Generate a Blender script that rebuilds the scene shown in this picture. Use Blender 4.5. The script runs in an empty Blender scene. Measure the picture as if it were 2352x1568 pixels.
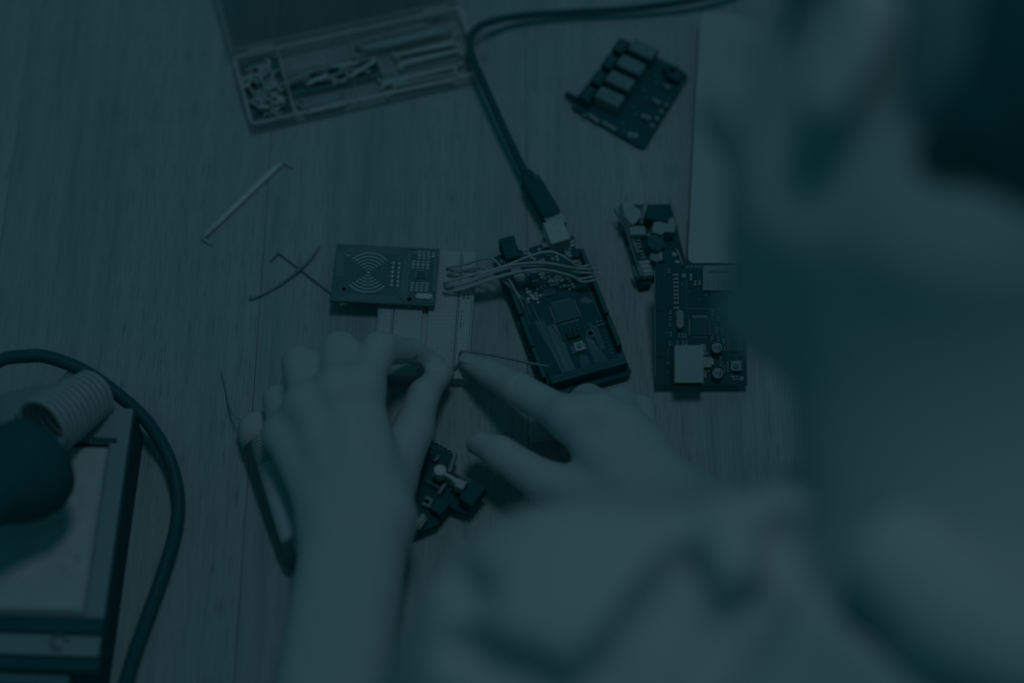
import bpy, math, random
import numpy as np
from mathutils import Vector, Matrix, geometry

random.seed(7)
MM = 0.001
sc = bpy.context.scene
col = sc.collection

# ------------------------------------------------------------------ camera
F_PX = 4900.0                      # focal length in pixels of the 2352 px wide frame
TH = math.radians(60)              # camera pitch below the horizon
Z0 = 1256.0                        # mm from lens to table along the optical axis
CAM = np.array([0, -Z0 * math.cos(TH), Z0 * math.sin(TH)])
CR = np.array([1.0, 0, 0])
CU = np.array([0, math.sin(TH), math.cos(TH)])
CW = np.array([0, math.cos(TH), -math.sin(TH)])
cd = bpy.data.cameras.new('camera')
cam = bpy.data.objects.new('camera', cd)
col.objects.link(cam)
cam.location = Vector(CAM * MM)
cam.rotation_euler = (math.pi / 2 - TH, 0, 0)
cd.sensor_width = 36
cd.lens = F_PX * 36 / 2352
cd.clip_start = 0.02
cd.dof.use_dof = True
cd.dof.focus_distance = 1.236
cd.dof.aperture_fstop = 2.1
sc.camera = cam

# ------------------------------------------------------------------ light
def lin(c):
    c = np.asarray(c, float) / 255.0
    return np.where(c <= 0.04045, c / 12.92, ((c + 0.055) / 1.055) ** 2.4)

def tone(t):                        # tone of a surface in the open light, 0 = black plastic, 1 = white
    return lin(np.array([5 + 43 * t, 31 + 41 * t, 36 + 42 * t]))

LTOT = tone(1.0) / 0.8
def albedo(t):
    a = np.clip(tone(t) / LTOT, 0.0, 0.95)
    return (float(a[0]), float(a[1]), float(a[2]), 1.0)

AMB = np.array([0.0045, 0.0400, 0.0475])
KEY = (LTOT - AMB) * np.array([1.06, 1.13, 1.19])
w = bpy.data.worlds.new('world'); sc.world = w
w.use_nodes = True
bg = w.node_tree.nodes['Background']
bg.inputs[0].default_value = (*[float(x) for x in AMB / AMB.max()], 1)
bg.inputs[1].default_value = float(AMB.max())
ld = bpy.data.lights.new('ceiling_light', 'AREA')
ld.shape = 'DISK'; ld.size = 0.42
lo = bpy.data.objects.new('ceiling_light', ld); col.objects.link(lo)
lo.location = (0.16, 0.20, 2.2)
lo.rotation_euler = (Vector((0, 0, 0)) - lo.location).to_track_quat('-Z', 'Y').to_euler()
d2 = lo.location.length_squared
ld.energy = float(KEY.max() * math.pi ** 2 * d2)
ld.color = [float(x) for x in KEY / KEY.max()]

sc.view_settings.view_transform = 'Standard'
sc.view_settings.look = 'None'
sc.view_settings.exposure = 0.0
sc.view_settings.gamma = 1.0
sc.view_settings.use_curve_mapping = False

# ------------------------------------------------------------------ helpers
def P(px, py, h=0.0):               # point at height h (mm) above the table seen at a pixel
    d = CR * (px - 1176) / F_PX + CU * (784 - py) / F_PX + CW
    return CAM + d * (h - CAM[2]) / d[2]

_m = {}
def mat(t, rough=0.55, metal=0.0, spec=0.12, var=0.05, scale=300.0, alpha=1.0, bump=0.0):
    key = (round(t, 3), rough, metal, spec, var, scale, alpha, bump)
    if key in _m: return _m[key]
    m = bpy.data.materials.new('surface_%d' % len(_m)); m.use_nodes = True
    nt = m.node_tree; b = nt.nodes['Principled BSDF']
    tc = nt.nodes.new('ShaderNodeTexCoord'); n = nt.nodes.new('ShaderNodeTexNoise')
    n.inputs['Scale'].default_value = scale; n.inputs['Detail'].default_value = 3
    mx = nt.nodes.new('ShaderNodeMix'); mx.data_type = 'RGBA'
    mx.inputs[6].default_value = albedo(max(-.10, t - var)); mx.inputs[7].default_value = albedo(t + var)
    nt.links.new(tc.outputs['Object'], n.inputs['Vector'])
    nt.links.new(n.outputs['Fac'], mx.inputs[0])
    nt.links.new(mx.outputs[2], b.inputs['Base Color'])
    b.inputs['Roughness'].default_value = rough
    b.inputs['Metallic'].default_value = metal
    b.inputs['Specular IOR Level'].default_value = spec
    if bump:
        bp = nt.nodes.new('ShaderNodeBump'); bp.inputs['Strength'].default_value = bump
        bp.inputs['Distance'].default_value = 0.0005
        nt.links.new(n.outputs['Fac'], bp.inputs['Height']); nt.links.new(bp.outputs['Normal'], b.inputs['Normal'])
    if alpha < 1:
        tr = nt.nodes.new('ShaderNodeBsdfTransparent'); ms = nt.nodes.new('ShaderNodeMixShader')
        ms.inputs[0].default_value = alpha
        nt.links.new(tr.outputs[0], ms.inputs[1]); nt.links.new(b.outputs[0], ms.inputs[2])
        nt.links.new(ms.outputs[0], nt.nodes['Material Output'].inputs['Surface'])
    _m[key] = m
    return m

BLACK = mat(-0.06, 0.6, spec=0.03, var=0.01)
PCB = mat(-0.06, 0.6, spec=0.02, var=0.01)
METAL = mat(0.6, 0.4, spec=0.3, var=0.04)
BRIGHT = mat(0.85, 0.4, spec=0.3, var=0.03)
GREY = mat(0.42, 0.5, var=0.04)
DIM = mat(0.2, 0.5, var=0.03)
PRINT = mat(0.5, 0.6, var=0.03)

class Mb:
    def __init__(s): s.v = []; s.f = []; s.mi = []; s.cur = 0
    def add(s, v, f):
        o = len(s.v); s.v += [tuple(map(float, p)) for p in v]
        s.f += [tuple(i + o for i in q) for q in f]; s.mi += [s.cur] * len(f)
        return s
    def box(s, cx, cy, z0, w, l, h, rz=0.0, ch=0.0, taper=0.0):
        c, sn = math.cos(rz), math.sin(rz)
        def ring(dx, dy, z):
            return [(cx + c * x - sn * y, cy + sn * x + c * y, z) for x, y in ((-dx, -dy), (dx, -dy), (dx, dy), (-dx, dy))]
        rs = [ring(w / 2, l / 2, z0)]
        if ch > 0: rs += [ring(w / 2 - taper, l / 2 - taper, z0 + h - ch), ring(w / 2 - ch - taper, l / 2 - ch - taper, z0 + h)]
        else: rs += [ring(w / 2 - taper, l / 2 - taper, z0 + h)]
        v = sum(rs, []); f = [(3, 2, 1, 0)]
        for k in range(len(rs) - 1):
            a = 4 * k
            f += [(a + i, a + (i + 1) % 4, a + 4 + (i + 1) % 4, a + 4 + i) for i in range(4)]
        a = 4 * (len(rs) - 1); f.append((a, a + 1, a + 2, a + 3))
        return s.add(v, f)
    def lathe(s, prof, n=20, o=(0, 0, 0), axis=(0, 0, 1)):     # prof: (radius, along axis)
        ax = np.array(axis, float); ax /= np.linalg.norm(ax)
        t = np.array([1, 0, 0]) if abs(ax[0]) < .8 else np.array([0, 1, 0])
        e1 = np.cross(ax, t); e1 /= np.linalg.norm(e1); e2 = np.cross(ax, e1)
        o = np.array(o, float); v = []; f = []
        for r, z in prof:
            for i in range(n):
                a = 2 * math.pi * i / n
                v.append(o + ax * z + (e1 * math.cos(a) + e2 * math.sin(a)) * r)
        for k in range(len(prof) - 1):
            for i in range(n):
                j = (i + 1) % n; f.append((k * n + i, k * n + j, k * n + n + j, k * n + n + i))
        f.append(tuple(range(n - 1, -1, -1))); f.append(tuple(range((len(prof) - 1) * n, len(prof) * n)))
        return s.add(v, f)
    def cyl(s, cx, cy, z0, r, h, n=16, ch=0.0):
        pr = [(r, 0), (r, h)] if ch == 0 else [(r, 0), (r, h - ch), (r - ch, h)]
        return s.lathe(pr, n, (cx, cy, z0))
    def tube(s, pts, r, n=8, closed_ends=True):
        pts = [np.array(p, float) for p in pts]; m = len(pts)
        rr = r if hasattr(r, '__len__') else [r] * m
        tn = [pts[min(i + 1, m - 1)] - pts[max(i - 1, 0)] for i in range(m)]
        tn = [t / (np.linalg.norm(t) + 1e-9) for t in tn]
        ref = np.array([0, 0, 1.0]) if abs(tn[0][2]) < .9 else np.array([1.0, 0, 0])
        e1 = np.cross(tn[0], ref); e1 /= np.linalg.norm(e1); v = []; f = []
        for i in range(m):
            e1 = e1 - tn[i] * (e1 @ tn[i]); e1 /= np.linalg.norm(e1); e2 = np.cross(tn[i], e1)
            for k in range(n):
                a = 2 * math.pi * k / n
                v.append(pts[i] + (e1 * math.cos(a) + e2 * math.sin(a)) * rr[i])
        for i in range(m - 1):
            for k in range(n):
                j = (k + 1) % n; f.append((i * n + k, i * n + j, i * n + n + j, i * n + n + k))
        f.append(tuple(range(n - 1, -1, -1))); f.append(tuple(range((m - 1) * n, m * n)))
        return s.add(v, f)
    def plate(s, outline, holes, z0, z1):
        loops = [outline] + holes
        fl = [(x, y) for lp in loops for x, y in lp]
        tri = geometry.tessellate_polygon([[Vector((x, y, 0)) for x, y in lp] for lp in loops])
        n = len(fl); v = [(x, y, z0) for x, y in fl] + [(x, y, z1) for x, y in fl]; f = []
        for a, b, c in tri:
            ar = (fl[b][0] - fl[a][0]) * (fl[c][1] - fl[a][1]) - (fl[b][1] - fl[a][1]) * (fl[c][0] - fl[a][0])
            if ar < 0: a, c = c, a
            f.append((a + n, b + n, c + n)); f.append((c, b, a))
        o = 0
        for lp in loops:
            k = len(lp)
            for i in range(k): f.append((o + i, o + (i + 1) % k, o + n + (i + 1) % k, o + n + i))
            o += k
        return s.add(v, f)
    def strip(s, pts, wd, z0, h):               # flat ribbon with thickness along a 2-D polyline
        pts = [np.array(p[:2], float) for p in pts]; m = len(pts); L = []; Rr = []
        for i in range(m):
            t = pts[min(i + 1, m - 1)] - pts[max(i - 1, 0)]; t /= np.linalg.norm(t) + 1e-9
            nn = np.array([-t[1], t[0]]) * wd / 2; L.append(pts[i] + nn); Rr.append(pts[i] - nn)
        v = []
        for i in range(m):
            v += [(*L[i], z0), (*Rr[i], z0), (*Rr[i], z0 + h), (*L[i], z0 + h)]
        f = [(0, 1, 2, 3), tuple(4 * (m - 1) + k for k in (3, 2, 1, 0))]
        for i in range(m - 1):
            a = 4 * i; f += [(a + k, a + 4 + k, a + 4 + (k + 1) % 4, a + (k + 1) % 4) for k in range(4)]
        return s.add(v, f)
    def mesh(s, name, mats, smooth=False):
        me = bpy.data.meshes.new(name)
        me.from_pydata([(x * MM, y * MM, z * MM) for x, y, z in s.v], [], s.f)
        for m in (mats if isinstance(mats, (list, tuple)) else [mats]): me.materials.append(m)
        if any(s.mi): me.polygons.foreach_set('material_index', s.mi)
        me.polygons.foreach_set('use_smooth', [bool(smooth)] * len(me.polygons))
        me.update(); return me

def tag(o, label=None, cat=None, group=None, kind=None):
    if label: o['label'] = label
    if cat: o['category'] = cat
    if group: o['group'] = group
    if kind: o['kind'] = kind
    return o

def link(name, me, parent=None, loc=(0, 0, 0), rz=0.0):
    o = bpy.data.objects.new(name, me); col.objects.link(o)
    o.location = [c * MM for c in loc]; o.rotation_euler = (0, 0, rz)
    if parent: o.parent = parent
    return o

def put(name, mb, mats, parent=None, loc=(0, 0, 0), rz=0.0, smooth=False):
    return link(name, mb.mesh(name, mats, smooth), parent, loc, rz)

def solo(name, mb, mats, smooth=False, base=None):      # a mesh given in table coordinates, origin moved to its foot
    a = np.array(mb.v)
    o = base if base is not None else np.array([*a[:, :2].mean(0), a[:, 2].min()])
    mb.v = [tuple(p) for p in a - o]
    return put(name, mb, mats, None, o, 0, smooth), o

def empty(name, loc=(0, 0, 0), rot=(0, 0, 0)):
    o = bpy.data.objects.new(name, None); col.objects.link(o)
    o.empty_display_size = 0.01
    o.location = [c * MM for c in loc]; o.rotation_euler = rot
    return o

def spline(pts, k=8):                # Catmull-Rom through 3-D points
    p = [np.array(q, float) for q in pts]; p = [2 * p[0] - p[1]] + p + [2 * p[-1] - p[-2]]; out = []
    for i in range(1, len(p) - 2):
        for j in range(k):
            t = j / k
            out.append(.5 * ((2 * p[i]) + (-p[i - 1] + p[i + 1]) * t + (2 * p[i - 1] - 5 * p[i] + 4 * p[i + 1] - p[i + 2]) * t * t
                             + (-p[i - 1] + 3 * p[i] - 3 * p[i + 1] + p[i + 2]) * t ** 3))
    out.append(p[-2]); return out

def circle(cx, cy, r, n=16):
    return [(cx + r * math.cos(2 * math.pi * i / n), cy + r * math.sin(2 * math.pi * i / n)) for i in range(n)]

class Frame:                          # a thing with its own axes: an Empty plus pixel-to-local lookup
    def __init__(s, name, loc, rx=0.0, ry=0.0, rz=0.0):
        s.e = empty(name, loc, (rx, ry, rz))
        s.o = np.array(loc, float)
        s.R = np.array(Matrix.Rotation(rz, 3, 'Z') @ Matrix.Rotation(ry, 3, 'Y') @ Matrix.Rotation(rx, 3, 'X'))
    def at(s, px, py, z=0.0):
        d = CR * (px - 1176) / F_PX + CU * (784 - py) / F_PX + CW
        a = s.R.T @ (CAM - s.o); b = s.R.T @ d
        q = a + b * (z - a[2]) / b[2]
        return float(q[0]), float(q[1])
    def world(s, x, y, z): return s.R @ np.array([x, y, z]) + s.o

_mesh = {}
def cached(key, fn):
    if key not in _mesh: _mesh[key] = fn()
    return _mesh[key]

def block(fr, name, px, py, w, l, h, m, z=0.0, rz=0.0, ch=0.15, top=None, local=None):
    x, y = local if local else fr.at(px, py, (z + h) if top is None else top)
    key = ('b', round(w, 2), round(l, 2), round(h, 2), ch, m.name)
    me = cached(key, lambda: Mb().box(0, 0, 0, w, l, h, 0, min(ch, h * .4)).mesh(name, m))
    return link(name, me, fr.e, (x, y, z), rz)

def smd(fr, px, py, w=1.2, l=2.2, h=0.7, z=0.0, rz=0.0, name='resistor', body=0.15, ends=0.9):
    x, y = fr.at(px, py, z + h)
    def mk():
        b = Mb(); b.box(0, 0, 0, w * .94, l * .5, h * .9)
        b.cur = 1
        b.box(0, -l * .37, 0, w, l * .27, h, 0, .08); b.box(0, l * .37, 0, w, l * .27, h, 0, .08)
        return b.mesh(name, [mat(body, .5), mat(ends, .4)])
    me = cached(('s', w, l, h, body, ends, name), mk)
    return link(name, me, fr.e, (x, y, z), rz)

def round_can(fr, name, px, py, r, h, m, z=0.0, n=20, ch=0.3, local=None):
    x, y = local if local else fr.at(px, py, z + h)
    me = cached(('c', r, h, m.name, n, ch), lambda: Mb().cyl(0, 0, 0, r, h, n, ch).mesh(name, m))
    return link(name, me, fr.e, (x, y, z))

def lettering(fr, text, px, py, size, z, rz=0.0, m=None, local=None):
    x, y = local if local else fr.at(px, py, z)
    m = m or PRINT
    def mk():
        cu = bpy.data.curves.new('lettering', 'FONT'); cu.body = text; cu.size = size * MM
        cu.extrude = 0.02 * MM; cu.align_x = 'CENTER'; cu.align_y = 'CENTER'; cu.resolution_u = 3
        t_ = bpy.data.objects.new('lettering', cu); col.objects.link(t_)
        me = bpy.data.meshes.new_from_object(t_); me.name = 'lettering'
        me.materials.clear(); me.materials.append(m)
        bpy.data.objects.remove(t_); bpy.data.curves.remove(cu); return me
    me = cached(('txt', text, size, m.name), mk)
    return link('lettering', me, fr.e, (x, y, z + .02), rz)

# ------------------------------------------------------------------ table and floor
def wood(t, seed):
    m = bpy.data.materials.new('wood'); m.use_nodes = True; nt = m.node_tree; b = nt.nodes['Principled BSDF']
    N = nt.nodes.new; L = nt.links.new
    geo = N('ShaderNodeNewGeometry')
    def noise(sx, sy, scale, detail, dist=0.0):
        mp = N('ShaderNodeMapping'); mp.inputs['Scale'].default_value = (sx, sy, 1); mp.inputs['Location'].default_value = (seed * 3.1, seed * 1.7, seed)
        L(geo.outputs['Position'], mp.inputs['Vector'])
        n = N('ShaderNodeTexNoise'); n.inputs['Scale'].default_value = scale; n.inputs['Detail'].default_value = detail
        n.inputs['Distortion'].default_value = dist; L(mp.outputs[0], n.inputs['Vector']); return n.outputs['Fac']
    def ramp(src, p0, c0, p1, c1):
        r = N('ShaderNodeValToRGB'); r.color_ramp.elements[0].position = p0; r.color_ramp.elements[1].position = p1
        r.color_ramp.elements[0].color = (c0, c0, c0, 1); r.color_ramp.elements[1].color = (c1, c1, c1, 1); L(src, r.inputs[0]); return r.outputs[0]
    broad = noise(1.0, .10, 26, 3, .6)
    streak = noise(1.0, .035, 130, 4, .3)
    fine = noise(1.0, .045, 620, 3, .2)
    pore = noise(1.0, .03, 1500, 2)
    def mathn(op, a, bb):
        n = N('ShaderNodeMath'); n.operation = op
        for i, q in enumerate((a, bb)):
            if isinstance(q, (int, float)): n.inputs[i].default_value = q
            else: L(q, n.inputs[i])
        return n.outputs[0]
    s = mathn('ADD', mathn('MULTIPLY', broad, .35), mathn('ADD', mathn('MULTIPLY', streak, .38), mathn('MULTIPLY', fine, .27)))
    s = mathn('MULTIPLY', s, 1.0)
    cr = N('ShaderNodeValToRGB'); e = cr.color_ramp.elements
    e[0].position = .34; e[0].color = albedo(t - .15)
    e[1].position = .66; e[1].color = albedo(t + .11)
    k = cr.color_ramp.elements.new(.5); k.color = albedo(t + .01)
    L(s, cr.inputs[0])
    pm = ramp(pore, .565, 0.0, .66, 1.0)
    gate = ramp(broad, .35, .25, .6, .95)
    pf = mathn('MULTIPLY', mathn('MULTIPLY', pm, gate), .62)
    mx = N('ShaderNodeMix'); mx.data_type = 'RGBA'; L(pf, mx.inputs[0]); L(cr.outputs[0], mx.inputs[6]); mx.inputs[7].default_value = albedo(.15)
    L(mx.outputs[2], b.inputs['Base Color'])
    bp = N('ShaderNodeBump'); bp.inputs['Strength'].default_value = .25; bp.inputs['Distance'].default_value = .0004
    hh = mathn('SUBTRACT', s, mathn('MULTIPLY', pm, .5)); L(hh, bp.inputs['Height']); L(bp.outputs['Normal'], b.inputs['Normal'])
    b.inputs['Roughness'].default_value = .6; b.inputs['Specular IOR Level'].default_value = .15
    return m

table = empty('table', (0, 0, -28))
tag(table, 'wooden worktable of wide grained planks under all the electronics', 'table')
edges = [-468, -309, -150, 9.2, 168, 327, 486]
for i in range(6):
    x0, x1 = edges[i] + .12, edges[i + 1] - .12
    b = Mb().box((x0 + x1) / 2, 60, 4, x1 - x0, 740, 24, 0, .2)
    put('plank', b, wood(.58 + (.02, -.01, .0, .015, -.015, 0)[i], i + 1), table)
for y in (-290, 400):
    put('apron_board', Mb().box(9, y, -66, 900, 22, 70, 0, 1), mat(.45, .6), table)
for x in (-430, 448):
    for y in (-280, 395):
        put('leg', Mb().box(x, y, -712, 60, 60, 716, 0, 2), mat(.45, .6), table)
fl = put('floor', Mb().box(0, 0, -760, 5000, 5000, 20), mat(.35, .7, var=.06, scale=6))
tag(fl, kind='structure')

# ------------------------------------------------------------------ breadboard
BB = Frame('breadboard', (-51.0, 14.7, 0), rz=-.052)
tag(BB.e, 'white solderless breadboard with rows of contact holes under the fingertips', 'breadboard')
BW, BL, BH = 56.0, 87.0, 9.0
bbm = mat(.73, .5, var=.03, scale=120)
g = 1.1
def slab(name, x0, x1, m=bbm, h=BH):
    return put(name, Mb().box((x0 + x1) / 2, 0, 0, x1 - x0, BL, h, 0, .5), m, BB.e)
slab('power_rail', -BW / 2, -BW / 2 + 9.2)
slab('power_rail', BW / 2 - 9.2, BW / 2)
slab('terminal_strip', -BW / 2 + 9.6, -1.7)
slab('terminal_strip', 1.7, BW / 2 - 9.6)
put('centre_channel', Mb().box(0, 0, 0, 3.4, BL, 6.2), bbm, BB.e)
for x in (-BW / 2 + 9.4, BW / 2 - 9.4):
    put('joint_base', Mb().box(x, 0, 0, .5, BL, 7.6), mat(.3, .6), BB.e)
for x in (-BW / 2 + 1.3, BW / 2 - 1.3, -BW / 2 + 8.3, BW / 2 - 8.3):
    put('rail_line', Mb().box(x, 0, BH, .35, BL - 4, .05), mat(.3, .6), BB.e)
hole = Mb(); glint = Mb()
pitch = 2.54
cols = [-BW / 2 + 12.9 + pitch * i for i in range(5)] + [BW / 2 - 12.9 - pitch * i for i in range(5)]
for r in range(30):
    y = (14.5 - r) * pitch * 1.06
    for x in cols:
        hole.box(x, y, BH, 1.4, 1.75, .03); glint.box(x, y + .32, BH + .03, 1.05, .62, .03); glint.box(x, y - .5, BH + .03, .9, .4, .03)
for r in range(29):
    if r % 6 == 5: continue
    y = (14 - r) * pitch * 1.06
    for x in (-BW / 2 + 3.5, -BW / 2 + 6.1, BW / 2 - 3.5, BW / 2 - 6.1):
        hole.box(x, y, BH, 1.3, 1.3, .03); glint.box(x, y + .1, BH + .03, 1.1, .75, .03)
tag(put('contact_holes', hole, mat(.45, .6), BB.e), kind='stuff')
tag(put('clip_glints', glint, mat(1.0, .4, spec=.3), BB.e), kind='stuff')  # pale plates painting the glints of metal inside the holes
for k in range(0, 30, 1):
    if k % 1 == 0:
        for x in (-BW / 2 + 10.9, BW / 2 - 10.9):
            lettering(BB, str(k + 1), 0, 0, 1.5, BH, math.pi / 2 if x < 0 else math.pi / 2, mat(.42, .6), (x, (14.5 - k) * pitch * 1.06))
put('slot', Mb().box(BW / 2 - 6.6, -3, BH, .4, 13, .04), BLACK, BB.e)
# lower edge lugs
put('lug', Mb().cyl(BW / 2 - 14, -BL / 2 - .4, 0, 1.6, 7.5, 14), bbm, BB.e)
put('round_pad', Mb().cyl(BW / 2 - 4.8, 12.5, BH, 2.6, .06, 24), mat(.68, .5), BB.e)
put('adhesive_mark', Mb().box(BW / 2 - 12.5, -BL / 2 + 5.2, BH, 8, 5, .05), mat(.48, .5), BB.e)

# ------------------------------------------------------------------ RFID reader
RF = Frame('card_reader_board', (-75.0, 37.5, 12.4), rx=-.02, rz=-.058)
tag(RF.e, 'flat card reader board printed with radio wave arcs, plugged into the white breadboard', 'circuit board')
RW, RL, RT = 61.6, 40.2, 1.6
rpcb = mat(.14, .6, spec=.04, var=.03, scale=900)
hol = []
for px, py in ((800.5, 583.5), (790, 664), (951.5, 577.5), (940.5, 687)):
    x, y = RF.at(px, py, RT); hol.append((x, y))
out = [(-RW / 2, -RL / 2), (RW / 2, -RL / 2), (RW / 2, RL / 2), (-RW / 2, RL / 2)]
put('board', Mb().plate(out, [circle(x, y, 1.55) for x, y in hol], 0, RT), rpcb, RF.e)
for x, y in hol:
    put('hole_ring', Mb().plate(circle(x, y, 1.85), [circle(x, y, 1.55)], RT, RT + .04), mat(.45, .5), RF.e)
lt = mat(.72, .5, var=.02)
cx, cy = RF.at(846, 625.5, RT)
put('print_dot', Mb().cyl(cx, cy, RT, .85, .05, 16), lt, RF.e)
def arc(r, s, half):
    return [(cx + r * math.sin(a), cy + s * r * math.cos(a)) for a in np.linspace(-half, half, 22)]
for r, wd in ((13.7, .85), (11.3, .8), (8.9, .75), (6.7, .7), (4.5, .62), (2.4, .6)):
    put('wave_arc', Mb().strip(arc(r, 1, .86), wd, RT, .05), lt, RF.e)
    put('wave_arc', Mb().strip(arc(r, -1, .86)[::-1], wd, RT, .05), lt, RF.e)
xr = RF.at(930, 620, RT)[0]
for k in range(5):
    d = 1.3 + k * .95; c = 3.2
    x0, x1, y0, y1 = -RW / 2 + d, xr + 2.5 - d * .9 + 1, -RL / 2 + d, RL / 2 - d
    lp = [(x0, y0 + c), (x0 + c, y0), (x1 - c, y0), (x1, y0 + c), (x1, y1 - c), (x1 - c, y1), (x0 + c, y1), (x0, y1 - c), (x0, 1.5 + k * .2), (x0 + .9, .5), (x0 + .9, -1), (x0, -2)]
    put('antenna_trace', Mb().strip(lp, .42, RT, .035), mat(.38, .5, var=.02), RF.e)
for px, py in ((766.5, 627.5), (780.8, 616)):
    put('via', Mb().plate(circle(*RF.at(px, py, RT), .42, 10), [circle(*RF.at(px, py, RT), .2, 10)], RT, RT + .05), PRINT, RF.e)
for k, py in enumerate((604, 614.2, 624.5, 634.6, 645, 654.6)):
    px = 910.5 - k * .85
    smd(RF, px, py, 1.75, 4.7, .8, RT, math.pi / 2 - .06, 'resistor', .12, .92)
    lettering(RF, 'RRRRRR'[k], px - 12.5, py, 2.0, RT, -.03, mat(.5))
    put('pad_outline', Mb().strip([RF.at(px - 9, py + 4.6, RT), RF.at(px + 11.5, py + 5.2, RT)], .2, RT, .03), PRINT, RF.e)
for row, (py, n, x0, dx) in enumerate(((580, 3, 963, 10.5), (590, 3, 963, 10.5), (602, 4, 950, 11), (611, 4, 949, 11), (652, 4, 947, 11.2), (663, 4, 945.5, 11.2))):
    for k in range(n):
        smd(RF, x0 + dx * k, py + .5 * k, 1.95, 2.5, .8, RT, -.05, 'capacitor', .25, .95)
for k in range(4):
    lettering(RF, ('C1', 'C4', 'C5', 'C2')[k], 950 + 11 * k, 616 + .5 * k, 1.5, RT, -.03, mat(.5))
    lettering(RF, ('C3', 'R4', 'R2', 'C2')[k], 946 + 11.2 * k, 668 + .5 * k, 1.5, RT, -.03, mat(.5))
smd(RF, 995.5, 585, 1.9, 3.6, 1.2, RT, -.05, 'capacitor', .65, .75)
smd(RF, 1005, 584, 1.2, 2.0, .7, RT, -.05, 'resistor', .3, .6)
block(RF, 'chip', 966.5, 631, 5, 5, .9, mat(.03, .4), RT)
pins = Mb(); x, y = RF.at(966.5, 631, RT)
for s in (-1, 1):
    for k in range(8):
        q = -2 + k * .57
        pins.box(x + s * 2.9, y + q, RT, .8, .3, .2); pins.box(x + q, y + s * 2.9, RT, .3, .8, .2)
tag(put('chip_pins', pins, METAL, RF.e), kind='stuff')
x, y = RF.at(974, 684.5, RT + 1.5)
put('crystal_base', Mb().plate([(x + a * 5.6 if False else x + 3.2 * (1 if c_ > 0 else -1) + 2.3 * c_, y + 2.3 * s_) for c_, s_ in [(math.cos(q), math.sin(q)) for q in np.linspace(0.01, 2 * math.pi - .01, 26)] for a in (1,)], [], RT, RT + .5), mat(.5, .4), RF.e)
put('crystal_can', Mb().plate([(x + 3.2 * (1 if c_ > 0 else -1) + 1.8 * c_, y + .3 + 1.8 * s_) for c_, s_ in [(math.cos(q), math.sin(q)) for q in np.linspace(0.01, 2 * math.pi - .01, 26)]], [], RT + .5, RT + 3.4), mat(.82, .35, spec=.4), RF.e)
for k in range(8):
    px, py = 1000.5 - k * .55, 600 + k * 9.2
    x, y = RF.at(px, py, RT)
    put('solder_pad', Mb().plate(circle(x, y, .95, 12), [circle(x, y, .5, 12)], RT, RT + .06), PRINT, RF.e)
    put('pin', Mb().box(x, y, -9.5, .64, .64, 11.5 + RT), METAL, RF.e)
x, y = RF.at(998, 632, 0)
put('pin_header', Mb().box(x, y, -2.6, 2.5, 20.5, 2.6), BLACK, RF.e)
for a, b in (((925, 586), (912, 598)), ((907, 659), (919, 669)), ((960, 640), (990, 655)), ((968, 586), (956, 594))):
    put('trace', Mb().strip([RF.at(*a, RT), RF.at(*b, RT)], .5, RT, .03), mat(.42), RF.e)

# ------------------------------------------------------------------ microcontroller board
MG = Frame('microcontroller_board', (29.19, 14.6, 4.4), rz=.309)
tag(MG.e, 'long black microcontroller board wired to the breadboard, with a square chip', 'circuit board')
MW, ML, MT = 53.0, 101.0, 1.6
out = [(-MW / 2, -ML / 2), (MW / 2 - 2, -ML / 2), (MW / 2, -ML / 2 + 2), (MW / 2, ML / 2 - 12), (MW / 2 - 2.2, ML / 2 - 9.5), (MW / 2 - 2.2, ML / 2), (-MW / 2, ML / 2)]
hx = [MG.at(1271, 892, MT), MG.at(1356, 765, MT), (MW / 2 - 6, ML / 2 - 16)]
put('board', Mb().plate(out, [circle(x, y, 1.6) for x, y in hx], 0, MT), PCB, MG.e)
for x, y in hx[:2]:
    put('hole_ring', Mb().plate(circle(x, y, 2.3, 20), [circle(x, y, 1.6, 20)], MT, MT + .05), mat(.4, .4), MG.e)
# USB port and power jack
ux, uy = MG.at(1279, 530, MT + 11)
up = link('usb_port', Mb().box(0, 0, 0, 12.0, 16.2, 11, 0, .4).mesh('usb_port', mat(.74, .4, spec=.15, var=.02)), MG.e, (ux, uy, MT))
link('port_lip', Mb().box(0, -7.8, 11, 11.6, .5, .12).mesh('port_lip', mat(.45, .4)), up)
link('port_spring', Mb().box(.5, 6.4, 11.0, 4.0, 3.0, .35, 0, .12).mesh('port_spring', mat(.7, .4)), up)
jx, jy = MG.at(1172, 570, MT + 10.5)
jk = link('power_jack', Mb().box(0, 0, 0, 9, 13.6, 10.8, 0, .8).mesh('power_jack', BLACK), MG.e, (jx, jy, MT))
link('jack_front', Mb().box(0, 6.3, 0, 9.4, 3.2, 11.4, 0, .5).mesh('jack_front', BLACK), jk)
link('jack_tab', Mb().box(-5.0, -4.5, 0, 1, 2.6, 3.4).mesh('jack_tab', METAL), jk)
for k, (a, b) in enumerate(((-1, -3.5), (1.2, -3.2), (1.8, -5.6))):
    link('contact', Mb().cyl(a, b, 10.8, .45, .1, 8).mesh('contact', mat(.25)), jk)
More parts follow.
